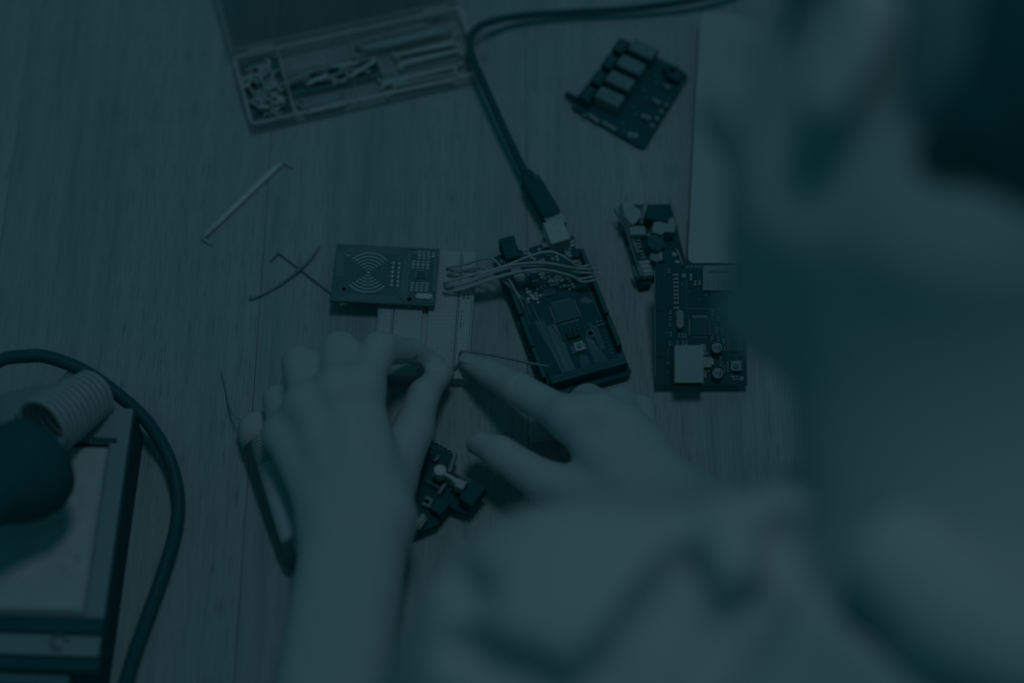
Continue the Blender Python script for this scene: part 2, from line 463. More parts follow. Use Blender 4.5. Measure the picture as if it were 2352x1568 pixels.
# female headers
def header(fr, x, y, n, rows=1, rz=0.0, h=8.5):
    o = link('pin_socket', cached(('hd', n, rows, h), lambda: Mb().box(0, 0, 0, 2.5 * rows, 2.54 * n, h, 0, .15).mesh('pin_socket', BLACK)), fr.e, (x, y, MT), rz)
    q = Mb()
    for r in range(rows):
        for k in range(n): q.box((r - (rows - 1) / 2) * 2.5, (k - (n - 1) / 2) * 2.54, h, 1.1, 1.1, .03)
    me = cached(('hdh', n, rows), lambda: q.mesh('socket_holes', mat(.10, .6, var=.02)))
    tag(link('socket_holes', me, o), kind='stuff')
    g_ = Mb()
    for k in range(n + 1): g_.box(0, (k - n / 2) * 2.54, h, 2.5 * rows, .14, .04)
    me = cached(('hdg', n, rows), lambda: g_.mesh('socket_ribs', mat(.45, .6, var=.02)))
    tag(link('socket_ribs', me, o), kind='stuff')
    return o
XR = MW / 2 - 2.4; XL = -MW / 2 + 2.4
header(MG, XR, ML / 2 - 28, 10); header(MG, XR, ML / 2 - 51.5, 8); header(MG, XR, ML / 2 - 74.3, 8)
header(MG, XL, ML / 2 - 37, 8); header(MG, XL, ML / 2 - 59.5, 8); header(MG, XL, ML / 2 - 81.5, 8)
header(MG, 1.6, -ML / 2 + 6.2, 18, 2, math.pi / 2)
# main chip, button, jumper header
x, y = MG.at(1298, 713, MT + 1.2)
put('main_chip', Mb().box(x, y, MT, 13.4, 13.4, 1.2, 0, .2), mat(.07, .5, spec=.08, var=.02), MG.e)
lead = {}
for nm, (dx, dy, ww, ll, tt) in dict(a=(-7.6, 0, 1.3, 12.2, .33), b=(7.6, 0, 1.0, 12.2, .16), c=(0, 7.6, 12.2, 1.0, .18), d=(0, -7.6, 12.2, 1.3, .36)).items():
    q = Mb()
    for k in range(24):
        s_ = -5.75 + .5 * k
        if ww < ll: q.box(x + dx, y + dy + s_, MT, ww, .28, .25)
        else: q.box(x + dx + s_, y + dy, MT, .28, ll, .25)
    tag(put('chip_leads', q, mat(.5, .4), MG.e), kind='stuff')
bt = block(MG, 'reset_button', 1330.5, 794, 6.0, 6.0, 3.2, mat(.66, .4, spec=.3), MT, 0, .3)
link('button_cap', Mb().cyl(0, 0, 3.2, 1.6, .9, 18, .2).mesh('button_cap', mat(.36, .5)), bt)
for s_ in (-1, 1):
    for q in (-1.6, 0, 1.6):
        link('button_leg', cached('bleg', lambda: Mb().box(0, 0, 0, 1.6, .8, .6).mesh('button_leg', mat(.7, .4))), bt, (s_ * 3.6, q, 0))
jb = block(MG, 'jumper_header', 1316, 765, 7.4, 5.0, 2.6, BLACK, MT)
for a in (-2.54, 0, 2.54):
    for b in (-1.27, 1.27):
        link('pin', cached('jpin', lambda: Mb().box(0, 0, 2.6, .6, .6, 5.6, 0, .15).mesh('pin', mat(.45, .4))), jb, (a, b, 0))
round_can(MG, 'capacitor', 1193.5, 634, 3.3, 5.6, mat(.85, .4, spec=.2), MT, 22, .4)
round_can(MG, 'capacitor', 1186, 621, 3.3, 5.6, mat(.5, .4, spec=.3), MT, 22, .4)
A = .309
for px, py in ((1243, 633), (1250, 634), (1262, 638), (1271, 640), (1280, 638), (1288, 640), (1298, 640), (1308, 642), (1263, 650), (1271, 649), (1279, 648),
               (1292, 657), (1299, 657), (1307, 660), (1316, 655), (1239, 662), (1247, 657), (1246, 677), (1254, 673), (1232, 676), (1218, 673), (1211, 667),
               (1219, 684), (1226, 682), (1212, 690), (1235, 690), (1204, 578), (1212, 577), (1219, 587), (1240, 576), (1251, 566), (1268, 590), (1280, 592),
               (1301, 580), (1308, 583), (1307, 568), (1318, 600), (1330, 602), (1338, 606), (1312, 560), (1318, 557), (1324, 564), (1229, 598), (1244, 598), (1160, 590), (1156, 598)):
    smd(MG, px, py, 1.8, 3.5, .9, MT, A * 0 + random.choice((0, 0, 0, math.pi / 2)), random.choice(('resistor', 'capacitor')), random.choice((.15, .4)), random.choice((.72, .84, .95)))
for px, py in ((1222, 643), (1226, 642), (1230, 641), (1234, 640), (1212, 628), (1217, 627), (1222, 626), (1226, 625)):
    smd(MG, px, py, .9, 2.4, .7, MT, 0, 'resistor', .05, .88)
block(MG, 'regulator_chip', 1226, 633, 5.0, 4.0, 1.3, BLACK, MT)
block(MG, 'interface_chip', 1262, 668, 7.5, 6.0, 1.0, mat(.04, .4), MT)
block(MG, 'interface_chip', 1262, 580, 6.0, 5.0, 1.0, mat(.05, .4), MT)
block(MG, 'crystal', 1207, 573, 4.4, 1.8, 1.4, mat(.62, .4), MT)
block(MG, 'crystal', 1253, 562, 4.6, 3.6, 2.6, mat(.5, .4), MT)
# grey blob of glare on the board, painted as a flat pale plate
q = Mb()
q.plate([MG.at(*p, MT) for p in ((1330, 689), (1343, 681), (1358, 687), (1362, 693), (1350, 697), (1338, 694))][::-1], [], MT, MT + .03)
put('copper_glare_patch', q, mat(.27, .6, var=.06, scale=2000), MG.e)
q = Mb().plate([MG.at(*p, MT) for p in ((1349, 740), (1372, 748), (1392, 800), (1380, 803), (1365, 772))][::-1], [], MT, MT + .03)
put('copper_glare_patch', q, mat(.12, .6, var=.03, scale=1500), MG.e)
q = Mb().plate([MG.at(*p, MT) for p in ((1226, 738), (1249, 734), (1313, 852), (1293, 857))][::-1], [], MT, MT + .02)
put('copper_glare_patch', q, mat(.13, .6, var=.03, scale=1500), MG.e)
# traces
q = Mb()
for k in range(9):
    q.strip([MG.at(1266 + 3.1 * k * .7 - 8, 748 - .5 * k, MT), MG.at(1302 + 2.4 * k, 854 - .6 * k, MT)], .38, MT, .03)
for k in range(8):
    q.strip([MG.at(1345 + 2.2 * k, 772 + 1.2 * k, MT), MG.at(1350 + 2.4 * k, 790, MT), MG.at(1371 + 4.0 * k, 836 - .9 * k, MT)], .36, MT, .03)
for k in range(6):
    q.strip([MG.at(1332 + 3 * k, 814 + .6 * k, MT), MG.at(1337 + 4 * k, 848 - 1.0 * k, MT)], .34, MT, .03)
for a, b in (((1220, 695), (1294, 858)), ((1262, 742), (1303, 797)), ((1206, 690), (1218, 725)), ((1178, 700), (1255, 880)), ((1188, 735), (1218, 795)), ((1232, 815), (1255, 872))):
    q.strip([MG.at(*a, MT), MG.at(*b, MT)], .4, MT, .03)
tag(put('traces', q, mat(.36, .5, var=.05), MG.e), kind='stuff')
q = Mb()
for a, b in (((1350, 660), (1381, 730)), ((1369, 683), (1397, 744)), ((1401, 754), (1432, 819)), ((1204, 705), (1216, 745))):
    q.strip([MG.at(*a, MT), MG.at(*b, MT)], .35, MT, .04)
put('print_line', q, mat(.4), MG.e)
x, y = MG.at(1346, 657, MT); put('print_dot', Mb().cyl(x, y, MT, .8, .05, 12), mat(.4), MG.e)
for k in range(8):
    lettering(MG, str(14 + k), 1397 + 3.85 * k, 758 + 8.4 * k, 2.0, MT, math.pi / 2, mat(.36))
    lettering(MG, ('TX3', 'RX3', 'TX2', 'RX2', 'TX1', 'RX1', 'SDA', 'SCL')[k], 1387 + 3.4 * k, 760 + 8.4 * k, 1.5, MT, 0, mat(.4))
for k in range(2): smd(MG, 1376 + 3 * k, 737 + 8 * k, 1.2, 3.4, .7, MT, math.pi / 2, 'resistor', .1, .5)
for k in range(9):
    x, y = MG.at(1357 + 3.6 * k, 665 + 7.9 * k, MT); put('solder_dot', cached('sd', lambda: None) or Mb().cyl(x, y, MT, .45, .06, 8), mat(.32), MG.e)
lettering(MG, '22  24  26  28  30  32', 1320, 893, 1.8, MT, 0, mat(.42))
for s_ in range(6):
    put('pin', Mb().box(-MW / 2 + 6 + s_ * 8, -ML / 2 + 6.2, -2.4, .6, .6, 2.4), METAL, MG.e)
for x in (-MW / 2 + 3, MW / 2 - 4):
    for y in (-ML / 2 + 20, 0, ML / 2 - 24): put('foot_pin', Mb().cyl(x, y, -4.4, .7, 4.4, 8), METAL, MG.e)

# ------------------------------------------------------------------ shield board, tilted on the power module
ET = Frame('network_shield_board', (109.1, -1.3, 22.0), rx=.50, rz=.004)
tag(ET.e, 'black expansion board with a big grey network socket, propped beside the face', 'circuit board')
EW, EL, Et = 53.3, 71.0, 1.6
ho = [ET.at(1514.5, 808.5, Et), ET.at(1699, 821, Et), ET.at(1567.5, 612, Et)]
c = 1.5
out = [(-EW / 2, -EL / 2), (EW / 2, -EL / 2), (EW / 2, EL / 2), (-EW / 2 + c, EL / 2), (-EW / 2, EL / 2 - c)]
put('board', Mb().plate(out, [circle(x, y, 1.35) for x, y in ho], 0, Et), mat(-.05, .6, spec=.02, var=.01), ET.e)
for x, y in ho:
    put('hole_ring', Mb().plate(circle(x, y, 1.9, 20), [circle(x, y, 1.65, 20)], Et, Et + .05), mat(.25), ET.e)
put('edge_highlight', Mb().box(-EW / 2 + .25, 1, Et, .5, EL - 9, .08), mat(.42), ET.e)  # paler strip paints the highlight along the board edge
for px, py, r in ((1514, 793, 1.15), (1703.5, 869, 1.25)):
    x, y = ET.at(px, py, Et); put('pad', Mb().cyl(x, y, Et, r, .12, 18), mat(.55), ET.e)
jack = block(ET, 'network_socket', 1583, 836, 16.6, 21.6, 13.3, mat(.66, .5, spec=.15, var=.015), Et, 0, .3)
link('socket_mouth', Mb().box(0, -10.85, 1.2, 12, .3, 9).mesh('socket_mouth', BLACK), jack)
tab = Mb().plate([ET.at(*p, Et) for p in ((1604, 796), (1609, 790), (1622, 790), (1622, 806), (1628, 812), (1628, 815), (1614, 815), (1614, 843), (1634, 846), (1630, 853), (1623, 854), (1623, 868), (1612, 868))][::-1], [], Et, Et + .12)
put('shield_tab', tab, mat(.45, .45), ET.e)
for px, py in ((1615.5, 805), (1615, 815.5), (1624, 815.5), (1616.5, 848.5), (1623.5, 848.5), (1633, 848.5), (1616.5, 856), (1617, 866)):
    x, y = ET.at(px, py, Et); put('solder_hole', Mb().cyl(x, y, Et + .12, .55, .05, 10), BLACK, ET.e)
blk = block(ET, 'led_block', 1624, 831.5, 5.4, 6.0, 2.6, mat(.66, .45), Et)
link('led_lens', Mb().box(3.2, .2, 0, 1.6, 3.4, 2.2, 0, .3).mesh('led_lens', mat(.74, .4)), blk)
for px, py in ((1647, 798.5), (1648.5, 857)):
    x, y = ET.at(px, py, Et + 5.2)
    cb = link('capacitor', cached('ecap', lambda: Mb().lathe([(3.1, .8), (3.1, 4.8), (2.8, 5.4)], 24).mesh('capacitor', mat(.58, .35, spec=.35), False)), ET.e, (x, y, Et))
    link('capacitor_base', cached('ecapb', lambda: Mb().box(0, 0, 0, 6.6, 6.6, .9, 0, .2).mesh('capacitor_base', BLACK)), cb)
    link('polarity_mark', cached('ecapm', lambda: Mb().plate([(2.3 * math.cos(a), 2.3 * math.sin(a)) for a in np.linspace(-1.2, 1.2, 10)], [], 5.4, 5.45).mesh('polarity_mark', DIM)), cb, (0, 0, 0), -.3)
    for k, tx in enumerate(('25V', '47', 'VT')):
        o = lettering(ET, tx, 0, 0, 1.7, 5.5, math.pi / 2 - .2, mat(.22), (0, 0)); o.parent = cb; o.location = ((-1.3 + 1.2 * k) * MM, 0, 5.47 * MM)
rb = block(ET, 'reset_button', 1690.5, 840, 6.0, 6.0, 3.2, mat(.52, .45), Et, 0, .3)
link('button_cap', Mb().cyl(0, 0, 3.2, 1.6, .9, 18, .2).mesh('button_cap', mat(.30)), rb)
for q in (-2, 0, 2): link('button_leg', cached('bleg2', lambda: Mb().box(0, 0, 0, 1.0, 1.1, 1.4).mesh('button_leg', mat(.5))), rb, (3.3, q, 0))
x, y = ET.at(1562, 733, Et + 3)
cap2 = lambda r, hw: [(x + r * c_, y + hw * (1 if s_ > 0 else -1) + r * s_) for c_, s_ in [(math.cos(q), math.sin(q)) for q in np.linspace(.01, 2 * math.pi - .01, 26)]]
put('crystal_base', Mb().plate(cap2(2.3, 3.4), [], Et, Et + .5), mat(.35, .4), ET.e)
put('crystal_can', Mb().plate(cap2(1.9, 3.3), [], Et + .5, Et + 3.4), mat(.46, .4, spec=.3), ET.e)
x, y = ET.at(1607.5, 750, Et + 1)
put('main_chip', Mb().box(x, y, Et, 10, 10, 1.1, 0, .2), mat(.0, .45, spec=.1, var=.01), ET.e)
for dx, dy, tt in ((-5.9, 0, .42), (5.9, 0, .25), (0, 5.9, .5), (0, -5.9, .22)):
    q = Mb()
    for k in range(18):
        s_ = -4.3 + .5 * k
        if dx: q.box(x + dx, y + s_, Et, 1.4, .3, .25)
        else: q.box(x + s_, y + dy, Et, .3, 1.5, .25)
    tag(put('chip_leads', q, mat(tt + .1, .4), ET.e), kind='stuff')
for k, py in enumerate((631, 640, 649, 658, 667, 676, 684.5, 695, 706.5)):
    smd(ET, 1552 + .2 * k, py, 1.5, 3.0, .8, Et, math.pi / 2, 'resistor', .42, .66)
for px, py, ww, ll in ((1571, 633, 2.6, 2.6), (1587, 636, 1.6, 4.4), (1597, 650, 1.5, 3.4), (1607, 649, 1.5, 3.2), (1567, 653, .8, 2)):
    block(ET, 'capacitor', px, py, ww, ll, .9, mat(.5, .45), Et)
for k in range(4):
    x, y = ET.at(1579 + 9.3 * k, 613, Et)
    put('pin_pad', Mb().plate(circle(x, y, .95, 14), [circle(x, y, .5, 14)], Et, Et + .06), mat(.45), ET.e)
    put('pin', Mb().cyl(x, y, -3, .4, 4 + Et, 8), mat(.5), ET.e)
sd = block(ET, 'card_slot', 1656, 638, 21, 14.6, 1.7, mat(.48, .45, var=.02), Et, 0, .2)
for k in range(5): link('slot_groove', cached('sg', lambda: Mb().box(0, 0, 1.7, .35, 5.5, .05).mesh('slot_groove', DIM)), sd, (-7.5 + 3.0 * k, -3.6, 0))
link('slot_label', Mb().box(-1, 3.6, 1.7, 12, 1.3, .05).mesh('slot_label', DIM), sd)
for k in range(6):
    for px in (1675, 1699.5): smd(ET, px + (k * .15), 777 + k * 5.3, .8, 3.0, .5, Et, math.pi / 2, 'chip_pin', .3, .5)
block(ET, 'logic_chip', 1687, 790, 4.0, 9.0, 1.3, BLACK, Et)
for px, py, tt in ((1539, 745, .35), (1540, 731, .3), (1540, 717, .35), (1541, 767, .45), (1560, 770, .35), (1568, 770, .45), (1575, 771, .45), (1540, 789, .3), (1556, 787, .32), (1568, 787, .4), (1576, 787, .4),
                   (1636, 776, .3), (1650, 778, .4), (1662, 783, .5), (1647, 757, .35), (1658, 757, .35), (1636, 719, .35), (1650, 731, .35), (1672, 836, .5), (1672, 848, .5), (1664, 800, .4), (1686, 868, .5), (1693, 867, .5), (1681, 862, .4),
                   (1655, 823, .4), (1655, 836, .4), (1538, 622, .35), (1533, 622, .2)):
    smd(ET, px, py, 1.3, 2.6, .7, Et, 0, random.choice(('resistor', 'capacitor')), tt * .5, tt + .12)
q = Mb()
for ps in (((1576, 640), (1577, 707), (1664, 712)), ((1533, 802), (1534, 825)), ((1534, 851), (1534, 859)), ((1533, 801), (1537, 801)), ((1537, 782), (1536, 798), (1541, 798)), ((1643, 750), (1643, 766), (1650, 766)), ((1632, 774), (1632, 790))):
    q.strip([ET.at(*p, Et) for p in ps], .3, Et, .04)
put('print_line', q, mat(.42), ET.e)
for px, py in ((1584, 669.5), (1622, 677.5), (1605.5, 687), (1581, 726), (1533.5, 833.5)):
    x, y = ET.at(px, py, Et); put('via', Mb().plate(circle(x, y, .6, 10), [circle(x, y, .32, 10)], Et, Et + .05), mat(.4), ET.e)
lettering(ET, 'RESET', 1663.5, 842, 2.6, Et, math.pi / 2, mat(.42))
lettering(ET, '10', 1531, 764, 2.0, Et, 0, mat(.4)); lettering(ET, 'TX RX', 1528, 624, 1.8, Et, math.pi / 2, mat(.3))
for n_, yy in ((8, 18), (10, -6)):
    put('pin_socket', Mb().box(-EW / 2 + 2.6, yy, Et, 2.4, 2.54 * n_, .4), BLACK, ET.e)
for k in range(22):
    y = EL / 2 - 9 - 2.54 * k
    put('pin', Mb().box(-EW / 2 + 1.3, y, -9, .5, .5, 9), mat(.22, .5), ET.e)
    put('pin', Mb().box(EW / 2 - 1.3, y, -9, .5, .5, 9), mat(.22, .5), ET.e)

# ------------------------------------------------------------------ breadboard power module (two alike, one under the tilted shield, one under the hands)
PM = Frame('power_module', (85.1, 66.0, 8.0), rx=.05, ry=.25, rz=.20)
tag(PM.e, 'small crowded power supply module with white sockets, behind the tilted expansion board', 'circuit board')
put('board', Mb().plate([(-15.5, -25), (17, -25), (17, 25), (-13, 25), (-16.5, 21), (-15.5, 12)], [], -1.6, 0), PCB, PM.e)
q = Mb().strip([PM.at(1412, 478, 0), PM.at(1420, 496, 0), PM.at(1432, 507, 0), PM.at(1462, 604, 0)], .8, -1.2, 1.3)
put('board_edge', q, mat(.36), PM.e)
def pm_round(fr, name, px, py, r, h, m, ang=None): return round_can(fr, name, px, py, r, h, m)
a = PM.at(1447, 487, 7); put('terminal_block', Mb().plate([(a[0] + x, a[1] + y) for x, y in ((-4, 7), (-4.5, -3), (-1.5, -9), (1.5, -8.5), (6, -3.5), (6.5, 1.5), (3.5, 3), (1, 7))][::-1], [], 0, 8), mat(.62, .5), PM.e)
block(PM, 'small_cap', 1428.5, 484, 2.0, 4.6, 3, mat(.4), 0, -.2)
o = put('switch_lever', Mb().tube([(0, 0, 0), (1.2, 3.0, 3), (2.4, 7.0, 6)], [1.6, 1.7, 1.9], 10), mat(.58), PM.e, (*PM.at(1475, 499, 4), 3))
block(PM, 'switch_stem', 1473, 507, 2.6, 3.4, 4, mat(.4), 0)
dj = block(PM, 'power_jack', 1511, 489, 12.5, 10, 10, BLACK, 0, -.32, .8)
link('jack_rim', Mb().box(5.9, .8, 0, 2.2, 11.5, 11, -.05, .5).mesh('jack_rim', BLACK), dj)
a = PM.at(1524, 519, 9)
put('usb_shell', Mb().plate([(a[0] + x, a[1] + y) for x, y in ((-8, -4), (-3, -6), (0, -4), (6, -4.5), (8, 1), (7.5, 6), (4, 5), (1, 3.5), (-5.5, 3))], [], 0, 9), mat(.58, .45), PM.e)
hb = block(PM, 'white_header', 1465.5, 529, 9.5, 6.2, 5, mat(.60, .5), 0, -.05, .5)
for k in range(4):
    link('header_tooth', cached('ht', lambda: Mb().box(0, 0, 4.6, 1.3, 6.4, 1.2, 0, .4).mesh('header_tooth', mat(.68))), hb, (-2.4 + 2.1 * k, 0, 0))
    put('pin', Mb().tube([(0, 0, 0), (.4, 2.6, 2.2)], .4, 6), METAL, PM.e, (*PM.at(1462 + 6 * k, 512 + 1.5 * k, 1), 0))
wb = block(PM, 'white_header', 1485, 614, 6.6, 10.5, 5, mat(.62, .5), 0, .12, .6)
for k in range(3): link('header_tooth', cached('ht2', lambda: Mb().box(0, 0, 4.8, 6.4, 1.4, 1.0, 0, .4).mesh('header_tooth', mat(.70))), wb, (0, -3 + 3 * k, 0))
put('comb_base', Mb().strip([PM.at(1452, 551, 0), PM.at(1466, 583, 0)], 2.4, 0, 1.2), mat(.3), PM.e)
for px, py in ((1465, 543), (1467, 551), (1468, 559), (1470, 566), (1474, 576), (1477, 583), (1479.5, 590.5)):
    block(PM, 'resistor', px, py, 2.7, 1.3, .9, mat(.56, .45), 0, .1, .4)
for px, py, r, h, tt in ((1507, 556, 5.6, 9, .0), (1520, 543, 1.5, 6, .22), (1506, 589, 3.4, 5, .5), (1549.5, 583, 1.6, 8, .66), (1556, 601, 1.6, 8, .66), (1525, 563, 1.6, 5, .2), (1490, 538, 1.1, 4, .55)):
    round_can(PM, 'capacitor' if r > 2 else 'stud', px, py, r, h, mat(tt, .45, spec=.2), 0, 20, .4)
o = put('led', Mb().tube([(0, 0, 0), (0, 2, 0), (1, 6, .5), (1.2, 9, .5)], [1.3, 1.9, 1.7, 1.0], 10), mat(.62), PM.e, (*PM.at(1519, 600, 5), 5))
put('led_leg', Mb().tube([PM.at(1492, 600, 3) + (3,), PM.at(1498, 590, 3) + (5,), PM.at(1508, 606, 3) + (4,)], .4, 6), METAL, PM.e)
block(PM, 'side_socket', 1540, 592, 8.5, 12, 7.5, BLACK, 0, .1, .4)
block(PM, 'side_plate', 1562, 590, 1.6, 12, 6.5, mat(.36), 0, .12)
b_ = block(PM, 'end_bracket', 1471, 622, 2.2, 6.5, 5, mat(.35), 0, .12)
put('end_edge', Mb().strip([PM.at(1454, 613, 0), PM.at(1460, 634, 0), PM.at(1470, 640, 0)], 1.3, -1, 2), mat(.36), PM.e)
for px, py in ((1470, 648), (1440, 540)): 
    x, y = PM.at(px, py, -1.6)
    put('pin_block', Mb().box(x + 4, y + 2, -9, 6, 7, 7.4), BLACK, PM.e)

LM = Frame('switch_module', (0, 0, 0), rz=0)
c0 = P(1002, 1112, 9)
bpy.data.objects.remove(LM.e)
LM = Frame('switch_module', (c0[0], c0[1], 9.0), rx=.0, rz=-.62)
tag(LM.e, 'black module with a white round knob, half hidden beside the upright forearm', 'circuit board')
ou = [LM.at(*p, 0) for p in ((968, 1000), (1040, 1040), (1033, 1078), (1052, 1090), (1086, 1112), (1070, 1180), (1035, 1165), (1003, 1205), (955, 1225), (935, 1230), (920, 1190))]
hl = [LM.at(*p, 0) for p in ((993, 1014), (1003, 1020), (1012.5, 1026), (1022, 1031.5), (1031.5, 1037))]
put('board', Mb().plate(ou[::-1], [circle(x, y, .85, 12) for x, y in hl], -1.6, 0), PCB, LM.e)
for x, y in hl: put('solder_ring', Mb().plate(circle(x, y, 1.15, 12), [circle(x, y, .85, 12)], 0, .05), mat(.22), LM.e)
disc = round_can(LM, 'round_knob', 1010.5, 1078.5, 3.4, 7.5, mat(.92, .4), 4, 26, .3)
put('knob_stem', Mb().strip([LM.at(1020, 1086, 10), LM.at(1050, 1104, 10)], 1.9, 8, 2.2), mat(.8, .4), LM.e)
kb = block(LM, 'white_plug', 1058, 1110, 5.4, 5.4, 7, mat(.72, .4), 4, .15, .6)
link('plug_neck', Mb().box(-3.6, .6, 2.5, 2.8, 3.2, 4.2, 0, .5).mesh('plug_neck', mat(.8, .4)), kb)
for px, py, r, h, tt in ((998.5, 1090, 1.1, 4, .75), (1013, 1093.5, .8, 4, .6), (1067.5, 1128.5, 1.3, 4, .8), (1035, 1123, .6, 3, .5), (1069, 1121, .5, 3, .4)):
    round_can(LM, 'stud', px, py, r, h, mat(tt, .4), 0, 14, .2)
put('light_peg', Mb().strip([LM.at(1046, 1040, 4), LM.at(1032, 1083, 4)], 2.1, 0, 4), mat(.46), LM.e)
put('hook', Mb().tube([LM.at(1006, 1045, 2) + (1,), LM.at(1005, 1054, 2) + (3,), LM.at(1000, 1058, 2) + (3,), LM.at(995, 1056, 2) + (1,)], .9, 8), mat(.5), LM.e, smooth=True)
put('slide_switch', Mb().strip([LM.at(1023, 1110, 5), LM.at(1007, 1133, 5)], 1.9, 2, 3.2), mat(.40), LM.e)
put('thin_rod', Mb().tube([LM.at(979, 1102, 4) + (3.4,), LM.at(1009, 1119, 4) + (4,)], [.35, .7], 8), mat(.30), LM.e)
put('clip', Mb().strip([LM.at(977, 1141, 3), LM.at(992, 1149, 3), LM.at(985, 1162, 3), LM.at(971, 1155, 3)], 1.9, 0, 3.2), mat(.48), LM.e)
for k, (a, b, tt, r) in enumerate((((953, 1210), (974, 1180), .68, 1.5), ((960, 1214), (980, 1187), .42, 1.1))):
    A_, B_ = LM.at(*a, 4), LM.at(*b, 4)
    put('silver_capsule', Mb().tube([(*A_, 3), (A_[0] * .9 + B_[0] * .1, A_[1] * .9 + B_[1] * .1, 3), (A_[0] * .1 + B_[0] * .9, A_[1] * .1 + B_[1] * .9, 3), (*B_, 3)], [r * .6, r, r, r * .6], 12), mat(tt, .35, spec=.4), LM.e, smooth=True)
q = Mb()
for px, py in ((980, 1030), (986, 1034), (992, 1037), (978, 1036), (988, 1041), (996, 1028), (990, 1024)):
    smd(LM, px, py, .9, 1.8, .6, 0, .6, 'resistor', .2, .5)
block(LM, 'socket_shadow_block', 1085, 1130, 9, 14, 9, BLACK, 0, .0, .5)  # black block put in for the thumb's shadow, not a real part
block(LM, 'socket_shadow_block', 1010, 1160, 8, 9, 6, BLACK, 0, .0, .5)
for k in range(4): put('pin', Mb().box(*LM.at(962 + 3 * k, 1080 + 10 * k, 0), -8, .6, .6, 8), METAL, LM.e)
x, y = LM.at(975, 1150, 0); put('pin_block', Mb().box(x, y, -9, 5, 8, 7.4), BLACK, LM.e)
x, y = LM.at(1015, 1035, 0); put('pin_block', Mb().box(x, y, -9, 10, 3, 7.4), BLACK, LM.e)

# ------------------------------------------------------------------ relay board
RB = Frame('relay_board', (75.6, 179.8, 3.0), rz=-.577)
tag(RB.e, 'dark relay board with a row of four grey relays, near the cable', 'circuit board')
q = [RB.at(*p, 0) for p in ((1436, 92), (1572, 165), (1580, 178), (1482, 338), (1470, 338), (1314, 248), (1313, 236))]
put('board', Mb().plate(q[::-1], [], -1.6, 0), PCB, RB.e)
relm = mat(.33, .5, var=.04, scale=200)
for k, (px, py) in enumerate(((1401, 220), (1425, 183), (1450, 147), (1477, 111))):
    x, y = RB.at(px, py, 11)
    r_ = link('relay', cached('relay', lambda: Mb().box(0, 0, 0, 17, 9.6, 11, 0, .7).mesh('relay', relm)), RB.e, (x, y, 0), .04)
    link('relay_mark', cached('relm', lambda: Mb().cyl(2.5, -.5, 11, 1.6, .04, 14).mesh('relay_mark', mat(.26))), r_)
for k in range(4):
    x, y = RB.at(1351 + 25.2 * k, 213 - 36.6 * k, 9)
    tb = link('screw_terminal', cached('term', lambda: Mb().box(0, 0, 0, 7.5, 10.6, 9, 0, .6).mesh('screw_terminal', BLACK)), RB.e, (x, y, 0), .04)
    for d in (-3, 0, 3):
        link('screw', cached('tscrew', lambda: Mb().cyl(0, 0, 9, 1.0, .2, 12).mesh('screw', mat(.13))), tb, (0, d, 0))
ang = lambda a, b, z: math.atan2(RB.at(*b, z)[1] - RB.at(*a, z)[1], RB.at(*b, z)[0] - RB.at(*a, z)[0])
for a, b, wd, tt in (((1353, 264), (1376, 282), 2.6, .42), ((1384, 281), (1415, 300), 2.6, .44), ((1571, 187), (1555, 209), 1.7, .12)):
    put('print_bar', Mb().strip([RB.at(*a, .1), RB.at(*b, .1)], wd, 0, 1.2), mat(tt), RB.e)
x, y = RB.at(1344, 263, 1); put('pad', Mb().cyl(x, y, 0, 1.5, .5, 14), mat(.28), RB.e)
for px, py, r, tt in ((1525, 193, 1.5, .28), (1534, 199, 2.0, .36), (1503, 228, 1.8, .36), (1512, 234, 2.0, .36), (1479, 265, 2.0, .42), (1488, 269, 2.0, .4), (1449, 308, 2.2, .48), (1459, 310, 2.2, .46), (1549, 216, 1.0, .12)):
    round_can(RB, 'transistor', px, py, r, 3, mat(tt, .45), 0, 14, .5)
for px, py in ((1530, 239), (1519, 254), (1509, 270.5), (1498, 286)):
    x, y = RB.at(px, py, 4)
    put('led', Mb().lathe([(1.5, 0), (1.5, 3), (1.1, 4), (.3, 4.4)], 14), mat(.58, .4), RB.e, (x, y, 0), smooth=True)
for px, py in ((1505, 172), (1508, 190), (1480, 208), (1484, 225), (1454, 245), (1459, 261), (1430, 281), (1432, 300)):
    smd(RB, px, py, 1.6, 1.9, .8, 0, .7, 'resistor', .25, .34)
for px, py, ww, ll in ((1540, 155, 9, 6), (1550, 170, 10, 7)):
    block(RB, 'pin_block', px, py, ww, ll, 6, BLACK, 0, .02, .4)
put('light_pin', Mb().tube([RB.at(1528, 146, 5) + (5,), RB.at(1527, 156, 2) + (3,)], 1.2, 8), mat(.36), RB.e)
put('side_lug', Mb().box(*RB.at(1313, 218, 4), 0, 9, 2.0, 4, 0, .3), BLACK, RB.e)
for x in (-22, 22):
    for y in (-22, 22): put('standoff', Mb().cyl(x, y, -3.0, 1.2, 1.4, 10), METAL, RB.e)

# ------------------------------------------------------------------ clear parts box with lid
BX = Frame('parts_box', (-97.5, 195.5, 0), rz=.275)
tag(BX.e, 'clear plastic divided box with open lid, filled with short wires', 'box')
XW, XL_, XH = 150.0, 56.0, 9.5
clear = mat(.95, .25, spec=.3, var=.02, alpha=.17)
clear2 = mat(.95, .25, spec=.3, var=.02, alpha=.36)
put('bottom', Mb().box(0, 0, .1, XW, XL_, 1.2, 0, .3), mat(.7, .3, spec=.4, alpha=.15), BX.e)
def wallp(name, x0, y0, x1, y1, h=XH, th=1.5, m=clear):
    return put(name, Mb().strip([(x0, y0), (x1, y1)], th, 1.3, h - 1.3), m, BX.e)
wallp('side_wall', -75, -27.3, 75, -27.3); wallp('side_wall', -75, 27.3, 75, 27.3)
wallp('end_wall', -74.3, -26, -74.3, 26); wallp('end_wall', 74.3, -26, 74.3, 26)
